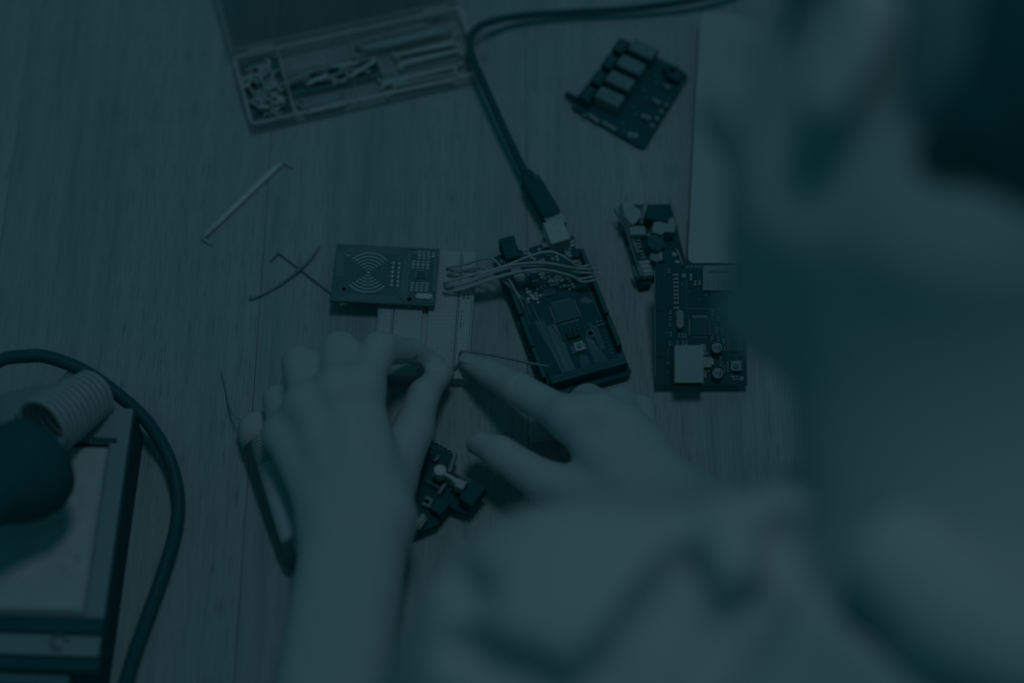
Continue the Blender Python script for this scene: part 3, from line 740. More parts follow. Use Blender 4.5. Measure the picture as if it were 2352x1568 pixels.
rim = [(-75, -24), (-72, -28), (72, -28), (75, -24), (75, 24), (72, 28), (-72, 28), (-75, 24)]
put('rim', Mb().plate(rim, [[(-72.5, -25.5), (72.5, -25.5), (72.5, 25.5), (-72.5, 25.5)]], XH, XH + 1.2), clear2, BX.e)
wallp('divider', -46, -26, -46, 26, m=clear2)
wallp('divider', -45, 8.5, 73, 8.5, 8.5); wallp('divider', -45, -9, 73, -9, 8.5)
wallp('divider', 14, -9, 14, 8, 8.5); wallp('divider', 0, 9, 0, 26, 8.5); wallp('divider', -5, -26, -5, -10, 8.5)
lid = empty('lid'); lid.parent = BX.e; lid.location = (0, .0290, .0102); lid.rotation_euler = (.10, 0, 0)
put('lid_panel', Mb().box(0, 28, 0, XW, 54, 1.2, 0, .3), mat(.05, .3, spec=.1, alpha=.30), lid)
put('lid_rim', Mb().plate([(-75, 0), (75, 0), (75, 56), (-75, 56)], [[(-73, 2), (73, 2), (73, 54), (-73, 54)]], 1.2, 4.5), clear, lid)
for x in (-56, 58):
    put('hinge', Mb().tube([(x - 8, 28.5, XH + 1.5), (x + 8, 28.5, XH + 1.5)], 1.9, 12), clear2, BX.e)
put('latch', Mb().box(78.5, -2, 2, 9, 20, 9, 0, 1.5), clear, BX.e)
put('latch', Mb().box(79, 12, 3, 7, 8, 7, 0, 1.2), clear, BX.e)

def staple(L, leg, r, name, m, pos, yaw, tilt, roll, label, group, tips=True):
    pts = [(-L / 2, 0, -leg), (-L / 2, 0, -.9), (-L / 2 + .9, 0, 0), (0, 0, random.uniform(-.2, .2)), (L / 2 - .9, 0, 0), (L / 2, 0, -.9), (L / 2, 0, -leg)]
    key = (round(L, 1), round(leg, 1), r, m.name)
    me = cached(key, lambda: Mb().tube(pts, [r * .55, r * .8, r, r, r, r * .8, r * .55], 7).mesh(name, m, True))
    o = link(name, me, None, pos); o.rotation_euler = (roll, tilt, yaw)
    tag(o, label, 'wire', group); return o
def bxw(x, y, z): return BX.world(x, y, z)
for k in range(46):
    x = random.uniform(-69, -52); y = random.uniform(-17, 20)
    lv = k % 5
    L = random.choice((8, 9, 11, 13))
    yaw = random.uniform(0, math.pi)
    staple(L, 4.5, 1.1, 'jumper_wire', mat((.55, .66, .78, .88, .6)[k % 5], .45), bxw(x, y, 3.8 + lv * 1.5), yaw, random.uniform(-.35, .35), random.choice((1.57, -1.57, .6, -.6, 1.2)),
           'short bent jumper wire jumbled in the small end compartment of the clear box', 'wires heaped in the small compartment')
for k in range(9):
    x = -38 + 5.4 * k + random.uniform(-3, 3); y = random.uniform(-6, 5)
    staple(random.choice((17, 20, 14)), 5, 1.25, 'jumper_wire', mat((.72, .62, .84)[k % 3], .45), bxw(x, y, 3.8 + (k % 3) * 1.8), .285 + random.uniform(-.5, .5), random.uniform(-.15, .15), random.choice((1.57, -1.57, 1.0)),
           'medium bent jumper wire in the dark middle compartment of the clear box', 'wires in the middle compartment')
put('compartment_liner', Mb().box(-15.5, -.3, 1.35, 58, 16, .3), BLACK, BX.e)
put('compartment_liner', Mb().box(-60, 0, 1.35, 26, 50, .3), mat(.05), BX.e)
for k in range(13):
    row = k % 3
    y = (-18, -.5, 17)[row] + random.uniform(-6, 6); x = (36, 44, 32)[row] + random.uniform(-6, 6)
    if row == 1 and x < 44: x = 46
    staple(random.choice((48, 54, 42)) if row != 1 else 40, 4, 1.3, 'jumper_wire', mat((.66, .74, .58)[k % 3], .45), bxw(x, max(-23, min(23, y)), 3.4 + (k % 3) * 1.5), .285 + random.uniform(-.05, .05), 0, random.choice((1.57, -1.57)),
           ('long straight jumper wire in the front right compartment of the clear box', 'long straight jumper wire in the central right compartment of the clear box', 'long straight jumper wire in the hinge-side right compartment of the clear box')[row], ('long wires in the front right compartment', 'long wires in the central right compartment', 'long wires in the hinge-side compartment')[row])
for k in range(5):
    staple(26, 4, 1.2, 'jumper_wire', mat((.5, .58)[k % 2], .45), bxw(-26 + random.uniform(-4, 4), -14 - 2.4 * k, 3.4), .285 + random.uniform(-.06, .06), 0, 1.57,
           'jumper wire in the compartment along the front edge of the clear box', 'wires along the box front')

# ------------------------------------------------------------------ USB cable
cable = [(1740, -42, 12), (1600, -2, 11), (1450, 20, 8), (1320, 28, 7), (1200, 36, 9), (1130, 49, 14), (1093, 66, 17), (1079, 92, 18), (1085, 128, 18), (1104, 175, 17), (1150, 279, 15), (1196, 377, 13), (1212, 408, 12.5)]
cp = spline([P(*p) for p in cable], 8)
ub, o0 = solo('usb_cable', Mb().tube(cp, 2.35, 12), BLACK, True)
tag(ub, 'black usb cable curving down from the top edge into the long board', 'cable')
A_, B_ = P(1207, 397, 12.2), P(1271, 506, 12.0)
ax = (B_ - A_) / np.linalg.norm(B_ - A_); yaw = math.atan2(ax[1], ax[0])
pl = Mb(); Lp = np.linalg.norm(B_ - A_)
prof = [(0, 3.4, 3.0), (3, 4.0, 3.4), (6, 4.6, 4.0), (7, 6.0, 5.2), (24, 6.2, 5.4), (Lp - 2, 6.1, 5.4), (Lp, 5.6, 5.0)]
vs = []; n = 16
for s_, a, b in prof:
    for i in range(n):
        t = 2 * math.pi * i / n
        cc, ss = math.cos(t), math.sin(t)
        vs.append((s_, a * np.sign(cc) * abs(cc) ** .55, b * np.sign(ss) * abs(ss) ** .55))
fs = [(k * n + i, k * n + (i + 1) % n, k * n + n + (i + 1) % n, k * n + n + i) for k in range(len(prof) - 1) for i in range(n)]
fs += [tuple(range(n - 1, -1, -1)), tuple(range((len(prof) - 1) * n, len(prof) * n))]
pl.add(vs, fs)
plo = put('plug', pl, BLACK, ub, A_ - o0, yaw, True)
link('plug_print', Mb().box(9, 3.0, 4.9, 7, 1.2, .15).mesh('plug_print', mat(.2)), plo)
link('plug_shell', Mb().box(Lp + 3, 0, -4.2, 8, 11, 8.6).mesh('plug_shell', METAL), plo)

# ------------------------------------------------------------------ wires from breadboard to the long board
def wire(name, pts, r, m, label, group=None, tip=None, k=8, cat='wire'):
    w3 = spline([P(*p) for p in pts], k)
    o, oo = solo(name, Mb().tube(w3, r, 10), m, True)
    tag(o, label, cat, group)
    if tip:
        for e, d in ((w3[0], w3[0] - w3[1]), (w3[-1], w3[-1] - w3[-2])):
            d = d / np.linalg.norm(d)
            put('bare_tip', Mb().tube([e - oo, e - oo + d * tip], r * .55, 8), METAL, o)
    return o
wm = mat(.50, .45, spec=.3, var=.03)
W = [
 ('pale jumper wire curving from the breadboard down to the near socket row, upper of two', [(1026, 617, 9.2), (1034, 614, 12), (1072, 606, 17), (1104, 595, 21), (1129, 594, 22), (1150, 612, 21), (1174, 650, 18), (1194, 688, 14)], .42),
 ('pale jumper wire curving from the breadboard down to the near socket row, lower of two', [(1028, 632, 9.2), (1036, 628, 12), (1065, 621, 15), (1093, 615, 18), (1118, 618, 19), (1140, 632, 18), (1165, 652, 16), (1189, 674, 14)], .38),
 ('pale jumper wire making the highest arch over the long board', [(1020, 649, 9.2), (1030, 646, 12), (1083, 632, 18), (1146, 615, 24), (1214, 589, 30), (1249, 579, 32), (1270, 579, 32), (1291, 587, 29), (1311, 600, 24), (1330, 612, 18), (1353, 609, 14.5)], .56),
 ('pale jumper wire directly below the highest arch of the bundle', [(1020, 656, 9.2), (1030, 654, 12), (1072, 647, 16), (1114, 627, 21), (1157, 613, 25), (1190, 606, 27), (1237, 603, 28), (1270, 606, 27), (1305, 613, 23), (1330, 617, 18), (1356, 618, 14.5)], .52),
 ('pale jumper wire third from the top in the arching bundle', [(1022, 661, 9.2), (1034, 658, 12), (1083, 646, 17), (1130, 627, 22), (1180, 613, 25), (1235, 609, 26), (1284, 614, 23), (1326, 625, 17), (1359, 627, 14.5)], .48),
 ('pale jumper wire second from the bottom in the arching bundle', [(1018, 673, 9.2), (1028, 670, 12), (1061, 664, 15), (1104, 650, 19), (1130, 641, 21), (1172, 629, 23), (1217, 620, 24), (1256, 620, 24), (1305, 631, 20), (1330, 640, 17), (1362, 635, 14.5)], .52),
 ('pale jumper wire lowest in the arching bundle', [(1036, 668, 9.2), (1046, 664, 12), (1072, 657, 15), (1120, 642, 19), (1175, 627, 22), (1230, 624, 23), (1284, 627, 21), (1312, 634, 18), (1338, 647, 16), (1368, 643, 14.5)], .48)]
for lab, pts, tt in W:
    wire('jumper_wire', pts, .82, mat(tt + .16, .45, spec=.2, var=.03), lab, 'wires from breadboard to long board', 5.0)
wire('held_jumper_wire', [(1262, 842, 14), (1200, 830, 15.5), (1130, 815, 17), (1068, 806.5, 18), (1058.5, 809, 17), (1056, 820, 14), (1055, 832, 12.5), (1040, 843, 14), (1022, 851, 16)], .78, mat(.42, .45, spec=.2),
     'thin jumper wire held between both hands and running to the long board', None, None)
wire('bent_jumper_wire', [(487, 562, .8), (468, 549, 1.4), (467, 545, 1.6), (474, 537, 1.7), (560, 456, 1.7), (630, 389, 1.7), (645, 376, 1.7), (651, 372.5, 1.6), (656, 374, 1.4), (672, 385, 1.2)], 1.0, mat(.66, .45), 'long pale bent wire lying alone below the clear box', None, None, 6)
o, oo = solo('insulation_sleeve', Mb().tube([P(470, 541.5, 1.8), P(560, 456, 1.9), P(628, 391, 1.9), P(645, 376.5, 1.9)], 1.6, 12), mat(.95, .45), True)
sl = [x for x in bpy.data.objects if x.name == 'bent_jumper_wire'][0]
o.parent = sl; o.location = o.location - sl.location
wire('bent_jumper_wire', [(576, 678, 2.5), (575, 687, 1.2), (583, 684, 1.3), (606, 674, 1.4), (640, 655, 1.6), (668, 634, 3.0), (690, 616, 3.2), (712, 595, 1.6), (724, 580, 1.3), (734, 565, 1.0)], .8, mat(.42, .45),
     'curved insulated wire lying across a thin dark wire beside the card reader', None, None, 6)
wire('bent_jumper_wire', [(622, 600, .6), (638, 584, .8), (643, 584, .9), (700, 628, .9), (761, 675, .9)], .55, mat(.16, .45), 'thin dark wire crossed by a curved wire, ending at the card reader', None, None, 6)
wire('wire_offcut', [(789, 694, 3.0), (791, 697, 2.0), (783, 705, 1.0), (773, 714, .6)], .32, mat(.7, .4), 'tiny bright wire offcut in the shadow under the card reader', None, None, 5)
wire('wire_offcut', [(899, 915, .8), (902, 906, 1.0), (905, 900, 1.4), (909, 893, 1.0)], .3, mat(.5, .4), 'tiny wire clipping on the table between thumb and palm', None, None, 5)

# ------------------------------------------------------------------ solder tube
a0, a1 = P(590, 980, 11.5), P(688, 1298, 8.5)
ax = (a1 - a0); Ls = np.linalg.norm(ax); ax /= Ls
ST = empty('solder_tube', (a0[0], a0[1], 0)); tag(ST, 'pale solder dispenser tube lying beside the upright forearm, wire poking out', 'tube')
r0 = a0 - np.array([a0[0], a0[1], 0])
put('clear_tube', Mb().lathe([(11, 10), (10.6, 30), (9.2, Ls - 12), (8, Ls - 2), (6, Ls)], 28, r0, ax), mat(.12, .25, spec=.2, alpha=.75), ST, smooth=True)
put('cap', Mb().lathe([(5, -6.5), (9.5, -5), (11.2, -1), (11.6, 4), (11.6, 12)], 28, r0, ax), mat(.76, .5), ST, smooth=True)
side = np.cross(ax, [0, 0, 1]); side /= np.linalg.norm(side)
if side[0] < 0: side = -side
up_ = np.cross(side, ax); up_ = up_ if up_[2] > 0 else -up_
put('label_roll', Mb().lathe([(9.2, 29), (8.8, Ls - 14), (8.2, Ls - 12)], 24, r0 + side * 2.2 + up_ * 6.0, ax), mat(.86, .5), ST, smooth=True)
put('end_plug', Mb().lathe([(6.4, Ls - 16), (5.6, Ls - 4), (3, Ls)], 20, r0 + side * 3 + up_ * 4.0, ax), mat(.66, .5), ST, smooth=True)
for k in range(16):
    c_ = r0 + side * 1.6 + up_ * 4.6 + ax * (13 + k * 1.05)
    put('solder_turn', Mb().tube([c_ + (side * math.cos(t) + up_ * math.sin(t)) * 8.6 for t in np.linspace(0, 2 * math.pi, 25)], .5, 6), mat((.55, .85)[k % 2], .35, spec=.2), ST, smooth=True)
put('dark_gap', Mb().lathe([(4.2, 13), (4.2, 28)], 16, r0 + side * 6.4 + up_ * 8.4, ax), BLACK, ST)
put('solder_wire', Mb().tube([q - np.array([a0[0], a0[1], 0]) for q in spline([P(563, 964, 17), P(548, 962, 14), (P(535, 951, 9)), P(526, 930, 5), P(521, 905, 3), P(513, 872, 2), P(508, 851, 1.2)], 6)], [.35] * 12 + [.6] * 13 + [.4] * 12, 8), mat(.46, .4), ST, smooth=True)

# ------------------------------------------------------------------ pale case behind the face
CS = Frame('flat_case', (0, 0, 0))
bpy.data.objects.remove(CS.e)
c0 = P(1579, 606, 14)
CS = Frame('flat_case', (c0[0], c0[1], 0), rz=-.085)
tag(CS.e, 'pale smooth flat case with rounded corner, mostly hidden behind the face', 'case')
def rrect(w, l, r, n=6):
    o_ = []
    for cx_, cy_, a in ((w - r, r, -90), (w - r, l - r, 0), (r, l - r, 90), (r, r, 180)):
        for k in range(n + 1):
            t = math.radians(a + 90 * k / n); o_.append((cx_ + r * math.cos(t), cy_ + r * math.sin(t)))
    return o_
put('lower_shell', Mb().plate(rrect(160, 190, 6), [], 0, 6.6), mat(.5, .5), CS.e)
put('seam', Mb().plate([(x * .994 + .5, y * .994 + .5) for x, y in rrect(160, 190, 6)], [], 6.6, 7.2), DIM, CS.e)
put('upper_shell', Mb().plate(rrect(160, 190, 6), [], 7.2, 14), mat(.70, .5, var=.02), CS.e)

# ------------------------------------------------------------------ soldering iron stand, sponge, iron
tl = P(308, 936, 36); br = P(232, 1476, 36)
dv = tl - br; rzs = math.atan2(-dv[0], dv[1])
SS = Frame('iron_stand', (tl[0], tl[1], 0), rz=rzs)
tag(SS.e, 'black soldering iron stand with coiled holder and sponge tray', 'stand')
SWd, SLn = 92.0, 155.0
rim_t = mat(.48, .5, var=.03, scale=60)
put('base', Mb().box(-SWd / 2, -SLn / 2, 0, SWd, SLn, 33, 0, 1.5), BLACK, SS.e)
put('top_plate', Mb().plate([(-SWd, -100), (0, -148), (0, 0), (-SWd, 0)][0:0] or [(-SWd, -148), (-.6, -148), (-.6, -.6), (-SWd, -.6)], [[(-SWd + 12, -126), (-10, -126), (-10, -22), (-SWd + 12, -22)]], 33, 36), rim_t, SS.e)
put('tray_lip', Mb().plate([(-SWd + 12, -126), (-10, -126), (-10, -22), (-SWd + 12, -22)], [[(-SWd + 13, -125), (-11, -125), (-11, -23), (-SWd + 13, -23)]], 24, 36.4), mat(.30), SS.e)
put('front_bar', Mb().box(-SWd / 2, -132, 36, SWd, 9, 3, 0, .6), BLACK, SS.e)
put('front_panel', Mb().box(-SWd / 2 - 8, -154, 18, SWd - 16, 14, 9, 0, 1), mat(.22, .3, spec=.4), SS.e)
put('clip_ring', Mb().tube([(-22 + 4 * math.cos(t), -141 + 4 * math.sin(t), 37) for t in np.linspace(0, 5.2, 16)], .8, 8), mat(.3), SS.e, smooth=True)
put('seat_slot', Mb().box(-14, -21, 36, 14, 3, .4), BLACK, SS.e)
sp = Mb()
nx, ny = 34, 50
x0, x1, y0, y1 = -SWd + 13.5, -11.5, -124.5, -26
vv = []; ff = []
rng = np.random.RandomState(3)
bumps = [(rng.uniform(x0, x1), rng.uniform(y0, y1), rng.uniform(2, 6), rng.uniform(-.8, .5)) for _ in range(120)]
pits = [(*SS.at(168, 1284, 39), 1.6, -4.5), (*SS.at(134, 1308, 39), 1.8, -4.5), (*SS.at(108, 1276, 39), 2.4, -2.5), (*SS.at(142, 1272, 39), 1.8, -2.0), (*SS.at(130, 1195, 39), 1.8, -3.0), (*SS.at(135, 1245, 39), 3, -1.6)]
for j in range(ny):
    for i in range(nx):
        x = x0 + (x1 - x0) * i / (nx - 1); y = y0 + (y1 - y0) * j / (ny - 1)
        e = min(x - x0, x1 - x, y - y0, y1 - y)
        z = 39 - 2.2 * math.exp(-e / 1.4) + sum(a * math.exp(-((x - bx) ** 2 + (y - by) ** 2) / (s * s)) for bx, by, s, a in bumps + pits)
        vv.append((x, y, z))
for j in range(ny - 1):
    for i in range(nx - 1): a = j * nx + i; ff.append((a, a + 1, a + nx + 1, a + nx))
bd = list(range(nx)) + [j * nx + nx - 1 for j in range(1, ny)] + [(ny - 1) * nx + i for i in range(nx - 2, -1, -1)] + [j * nx for j in range(ny - 2, 0, -1)]
b0 = len(vv); vv += [(vv[i][0], vv[i][1], 34) for i in bd]
for k in range(len(bd)): k2 = (k + 1) % len(bd); ff.append((bd[k2], bd[k], b0 + k, b0 + k2))
ff.append(tuple(b0 + k for k in range(len(bd))))
so = Mb().add([SS.R @ np.array(p) + SS.o for p in vv], ff)
so, _ = solo('cleaning_sponge', so, mat(.76, .8, var=.10, scale=120, bump=.5), True)
tag(so, 'pale worn cleaning sponge with dark pits in the stand tray', 'sponge')
# coiled holder
ca, cb = P(95, 985, 62), P(215, 905, 40)
axc = (cb - ca); Lc = np.linalg.norm(axc); axc /= Lc
e1 = np.cross(axc, [0, 0, 1]); e1 /= np.linalg.norm(e1); e2 = np.cross(e1, axc)
inv = lambda p: SS.R.T @ (np.array(p) - SS.o)
turns = 11; pts = []; 
for t in np.linspace(0, 1, turns * 18):
    an = t * turns * 2 * math.pi; r = 16.5 - 3.5 * t
    pts.append(inv(ca + axc * (Lc * 1.05 * t) + (e1 * math.cos(an) + e2 * math.sin(an)) * r))
put('holder_coil', Mb().tube(pts, 1.75, 8), mat(.62, .4, spec=.4, var=.02), SS.e, smooth=True)
put('holder_bracket', Mb().plate([SS.at(*p, 42) for p in ((0, 905), (120, 880), (150, 890), (130, 930), (60, 985), (0, 985))][::-1], [], 36, 42), mat(.40, .5), SS.e)
x, y = SS.at(52, 946, 44); put('bracket_screw', Mb().cyl(x, y, 42, 4.2, 3, 20, .6), mat(.50, .4), SS.e)
put('holder_arm', Mb().tube([inv(P(170, 855, 26)), inv(P(150, 880, 40)), inv(P(120, 915, 46))], [3, 4, 4], 10), mat(.42, .5), SS.e, smooth=True)
# iron
ia, ib = P(-38, 1152, 92), P(122, 1030, 68)
axi = ib - ia; Li = np.linalg.norm(axi); axi /= Li
prof = [(9, -60), (12, -40), (13, -10), (17, 5), (23, 16), (27, 26), (28, 34), (26, 42), (18, 48), (9, 52)]
iron, io = solo('soldering_iron', Mb().lathe([(r, z) for r, z in prof], 32, ia, axi), BLACK, True)
tag(iron, 'black flared soldering iron handle resting in the coiled holder', 'soldering iron')
put('barrel', Mb().lathe([(5, 50), (4.5, 58), (3, 66)], 16, ia - io, axi), mat(.4, .35), iron, smooth=True)
cbp = [(-150, 980, 70), (-70, 880, 55), (0, 828, 46), (60, 818, 40), (110, 820, 38), (190, 850, 34), (270, 905, 28), (335, 965, 20), (385, 1045, 12), (408, 1130, 8), (405, 1210, 6), (380, 1300, 6), (345, 1400, 6), (312, 1490, 8), (285, 1580, 12), (262, 1680, 20)]
cpts = spline([P(*p) for p in cbp], 8)
put('cord', Mb().tube([q - io for q in cpts], 3.9, 12), mat(-.06, .35, spec=.10, var=.01), iron, smooth=True)
strip_ = [q - io + np.array([.9, 1.5, 2.9]) for q in spline([P(*p) for p in cbp[5:8]], 8)]

# ------------------------------------------------------------------ person (signed distance fields meshed with surface nets)
def grid(lo, hi, st):
    ax = [np.arange(lo[i], hi[i] + st, st, dtype=np.float32) for i in range(3)]
    return np.meshgrid(*ax, indexing='ij'), np.array(lo, float), st

def cone(G, a, b, r1, r2):
    X, Y, Z = G; a = np.asarray(a, np.float32); b = np.asarray(b, np.float32); d = b - a
    l2 = float(d @ d) + 1e-9
    t = np.clip(((X - a[0]) * d[0] + (Y - a[1]) * d[1] + (Z - a[2]) * d[2]) / l2, 0, 1)
    return np.sqrt((X - a[0] - d[0] * t) ** 2 + (Y - a[1] - d[1] * t) ** 2 + (Z - a[2] - d[2] * t) ** 2) - (r1 + (r2 - r1) * t)

def ellip(G, c, ax, rad):            # ax: three unit vectors
    X, Y, Z = G; q = [((X - c[0]) * a[0] + (Y - c[1]) * a[1] + (Z - c[2]) * a[2]) for a in ax]
    k0 = np.sqrt(sum((q[i] / rad[i]) ** 2 for i in range(3))); k1 = np.sqrt(sum((q[i] / rad[i] ** 2) ** 2 for i in range(3))) + 1e-9
    return k0 * (k0 - 1) / k1

def smin(a, b, k):
    h = np.maximum(k - np.abs(a - b), 0) / k
    return np.minimum(a, b) - h * h * k * .25

def scut(a, b, k): return -smin(-a, b, k)     # a minus b, smooth

def nets(D, lo, st):
    n = D.shape; S = D < 0
    c = S[:-1, :-1, :-1].astype(np.int8)
    tot = np.zeros(c.shape, np.int8)
    for i in (0, 1):
        for j in (0, 1):
            for k in (0, 1): tot += S[i:n[0] - 1 + i, j:n[1] - 1 + j, k:n[2] - 1 + k]
    act = (tot > 0) & (tot < 8)
    idx = np.full(c.shape, -1, np.int64); I = np.argwhere(act); idx[act] = np.arange(len(I))
    cr = [(i, j, k) for i in (0, 1) for j in (0, 1) for k in (0, 1)]
    V = {q: D[I[:, 0] + q[0], I[:, 1] + q[1], I[:, 2] + q[2]] for q in cr}
    acc = np.zeros((len(I), 3)); cnt = np.zeros(len(I))
    for q in cr:
        for a in range(3):
            if q[a]: continue
            r = list(q); r[a] = 1; r = tuple(r)
            m = (V[q] < 0) != (V[r] < 0)
            t = V[q] / (V[q] - V[r] + 1e-12)
            p = np.tile(np.array(q, float), (len(I), 1)); p[:, a] += t
            acc[m] += p[m]; cnt[m] += 1
    verts = (I + acc / cnt[:, None]) * st + lo
    faces = []
    for a in range(3):
        b, c2 = (a + 1) % 3, (a + 2) % 3
        sl0 = [slice(None)] * 3; sl1 = [slice(None)] * 3; sl0[a] = slice(0, -1); sl1[a] = slice(1, None)
        s0, s1 = S[tuple(sl0)], S[tuple(sl1)]
        E_ = np.argwhere(s0 != s1)
        ok = (E_[:, b] > 0) & (E_[:, c2] > 0) & (E_[:, b] < n[b] - 1) & (E_[:, c2] < n[c2] - 1)
        E_ = E_[ok]; ins = s0[E_[:, 0], E_[:, 1], E_[:, 2]]
        def cell(db, dc):
            q = E_.copy(); q[:, b] -= db; q[:, c2] -= dc
            return idx[q[:, 0], q[:, 1], q[:, 2]]
        f = np.stack([cell(1, 1), cell(0, 1), cell(0, 0), cell(1, 0)], 1)
        f[~ins] = f[~ins][:, ::-1]
        faces.append(f)
    return verts, np.concatenate(faces)

def chain(G, pts, rad, k=2.0):
    D = None
    for i in range(len(pts) - 1):
        d = cone(G, pts[i], pts[i + 1], rad[i], rad[i + 1])
        D = d if D is None else smin(D, d, k)
    return D

Q = lambda l: [P(*p) for p in l]
def hand(G, wrist, bases, mcps, fingers, rads, thumb, trads, elbow, lat, wr, er, webs=()):
    palm = None
    for b, m in zip(bases, mcps):
        d = cone(G, b, m, 13.5, 10.2); palm = d if palm is None else smin(palm, d, 9)
    for m0, m1 in zip(mcps[:-1], mcps[1:]): palm = smin(palm, cone(G, m0 - [0, 0, 2], m1 - [0, 0, 2], 9, 8.5), 6)
    palm = smin(palm, cone(G, bases[0], thumb[0], 13, 13), 8)
    palm = smin(palm, cone(G, (np.array(mcps[0]) + mcps[2]) / 2 - [0, 0, 10], wrist - [0, 0, 6], 12, 14), 10)
    # forearm
    arm = smin(cone(G, wrist + lat * 11.5, elbow + lat * 9, wr, er), cone(G, wrist - lat * 11.5, elbow - lat * 10, wr * .96, er), 12)
    D = smin(palm, arm, 16)
    fs = None
    for f, r in zip(fingers, rads):
        d = chain(G, f, r, 2.5)
        fs = d if fs is None else smin(fs, d, 3.0)
    D = smin(D, fs, 7)
    for i in (range(3) if webs else ()):                 # fingers held closely together
        for t in webs:
            a = fingers[i][0] * (1 - t) + fingers[i][1] * t; b = fingers[i + 1][0] * (1 - t) + fingers[i + 1][1] * t
            D = smin(D, cone(G, a - [0, 0, 3], b - [0, 0, 3], 7.2, 7.0), 2)
    for m, r in zip(mcps, (9.0, 9.0, 8.6, 7.8)): D = smin(D, np.sqrt(sum((G[i] - (m[i] + (0, 0, 1.4)[i])) ** 2 for i in range(3))) - r, 9)   # knuckles
    D = smin(D, chain(G, thumb, trads, 3), 8)
    for _ in range(4):                                  # soften the joins
        for ax in range(3):
            E_ = D.copy(); sl = lambda a, b: tuple(slice(a, b) if i == ax else slice(None) for i in range(3))
            E_[sl(1, -1)] = .5 * D[sl(1, -1)] + .25 * (D[sl(0, -2)] + D[sl(2, None)]); D = E_
    return D - .35

# left hand (upright forearm, pinching the wire)
LW = P(816, 1215, 46); LE = np.array([-102.0, -388, 78])
l_mcp = Q([(832, 893, 60), (776, 897, 64), (704, 935, 58), (652, 1000, 46)])
l_base = [LW + np.array([16, 8, 2]), LW + np.array([6, 12, 5]), LW + np.array([-5, 10, 4]), LW + np.array([-15, 4, 0])]
l_f = [[l_mcp[0]] + Q([(872, 802, 52), (948, 806, 31), (1001, 833, 17)]),
       [l_mcp[1]] + Q([(781, 803, 46), (795, 850, 24), (812, 892, 14)]),
       [l_mcp[2]] + Q([(688, 835, 40), (694, 882, 18), (706, 925, 12)]),
       [l_mcp[3]] + Q([(639, 920, 30), (664, 948, 15), (690, 980, 11)])]
l_r = [[9.6, 9.8, 6.7, 5.0], [9.8, 10.2, 8, 6.6], [9.4, 9.9, 7.8, 6.4], [8.6, 8.6, 6.8, 5.6]]
l_th = Q([(892, 1110, 38), (950, 985, 35), (973, 907, 30), (1014, 860, 19)])
G, lo, st = grid((-160, -400, -2), (-20, 26, 106), 1.5)
DL = hand(G, LW, l_base, l_mcp, l_f, l_r, l_th, [14.5, 11.2, 8.7, 6.3], LE, np.array([1.0, 0, 0]), 17, 24, (.3, .55, .8))
for a, b in (((946, 797), (949, 830)), ((921, 806), (916, 822))):     # finger creases
    DL = scut(DL, cone(G, P(*a, 39), P(*b, 33), .9, .9), 2.5)
for a, b in (((1000, 846), (992, 872)),): DL = scut(DL, cone(G, P(*a, 29), P(*b, 26), .7, .7), 2)
v1, f1 = nets(DL, lo, st)

# right hand (pointing index finger)
RWr = P(1574, 1208, 46); RE = np.array([292.0, -285, 84])
r_mcp = Q([(1312, 962, 53), (1378, 955, 55), (1434, 982, 51), (1480, 1022, 43)])
dirr = (RE - RWr); dirr /= np.linalg.norm(dirr); latr = np.cross(dirr, [0, 0, 1]); latr /= np.linalg.norm(latr)
r_base = [RWr + np.array([-18, -3, 2]), RWr + np.array([-10, 5, 4]), RWr + np.array([-2, 11, 3]), RWr + np.array([4, 11, 0])]
r_f = [[r_mcp[0]] + Q([(1194, 897, 37), (1124, 857, 23), (1076, 835, 15.5)]),
       [r_mcp[1]] + Q([(1350, 919, 26), (1290, 962, 17), (1238, 990, 15)]),
       [r_mcp[2]] + Q([(1424, 924, 25), (1390, 985, 13), (1372, 1020, 12)]),
       [r_mcp[3]] + Q([(1474, 940, 20), (1460, 985, 11), (1446, 1015, 9)])]
r_r = [[10.4, 9.6, 7.9, 5.6], [9.6, 9.4, 8.2, 7.0], [9.2, 8.8, 7.6, 6.4], [8.4, 8, 6.8, 5.8]]
r_th = Q([(1375, 1150, 40), (1248, 1106, 38), (1150, 1042, 34), (1104, 1018, 28)])
G, lo, st = grid((-45, -330, -2), (330, 20, 106), 1.7)
DR = hand(G, RWr, r_base, r_mcp, r_f, r_r, r_th, [15, 11.5, 9.6, 7.2], RE, latr, 18, 28)
for a, b in (((1190, 868), (1180, 884)),): DR = scut(DR, cone(G, P(*a, 46), P(*b, 45), .6, .6), 2)
DR = smin(DR, cone(G, RWr + latr * -16 + [10, 0, 10], RWr + latr * -16 + [14, -4, 10], 8, 8), 8)
v2, f2 = nets(DR, lo, st)

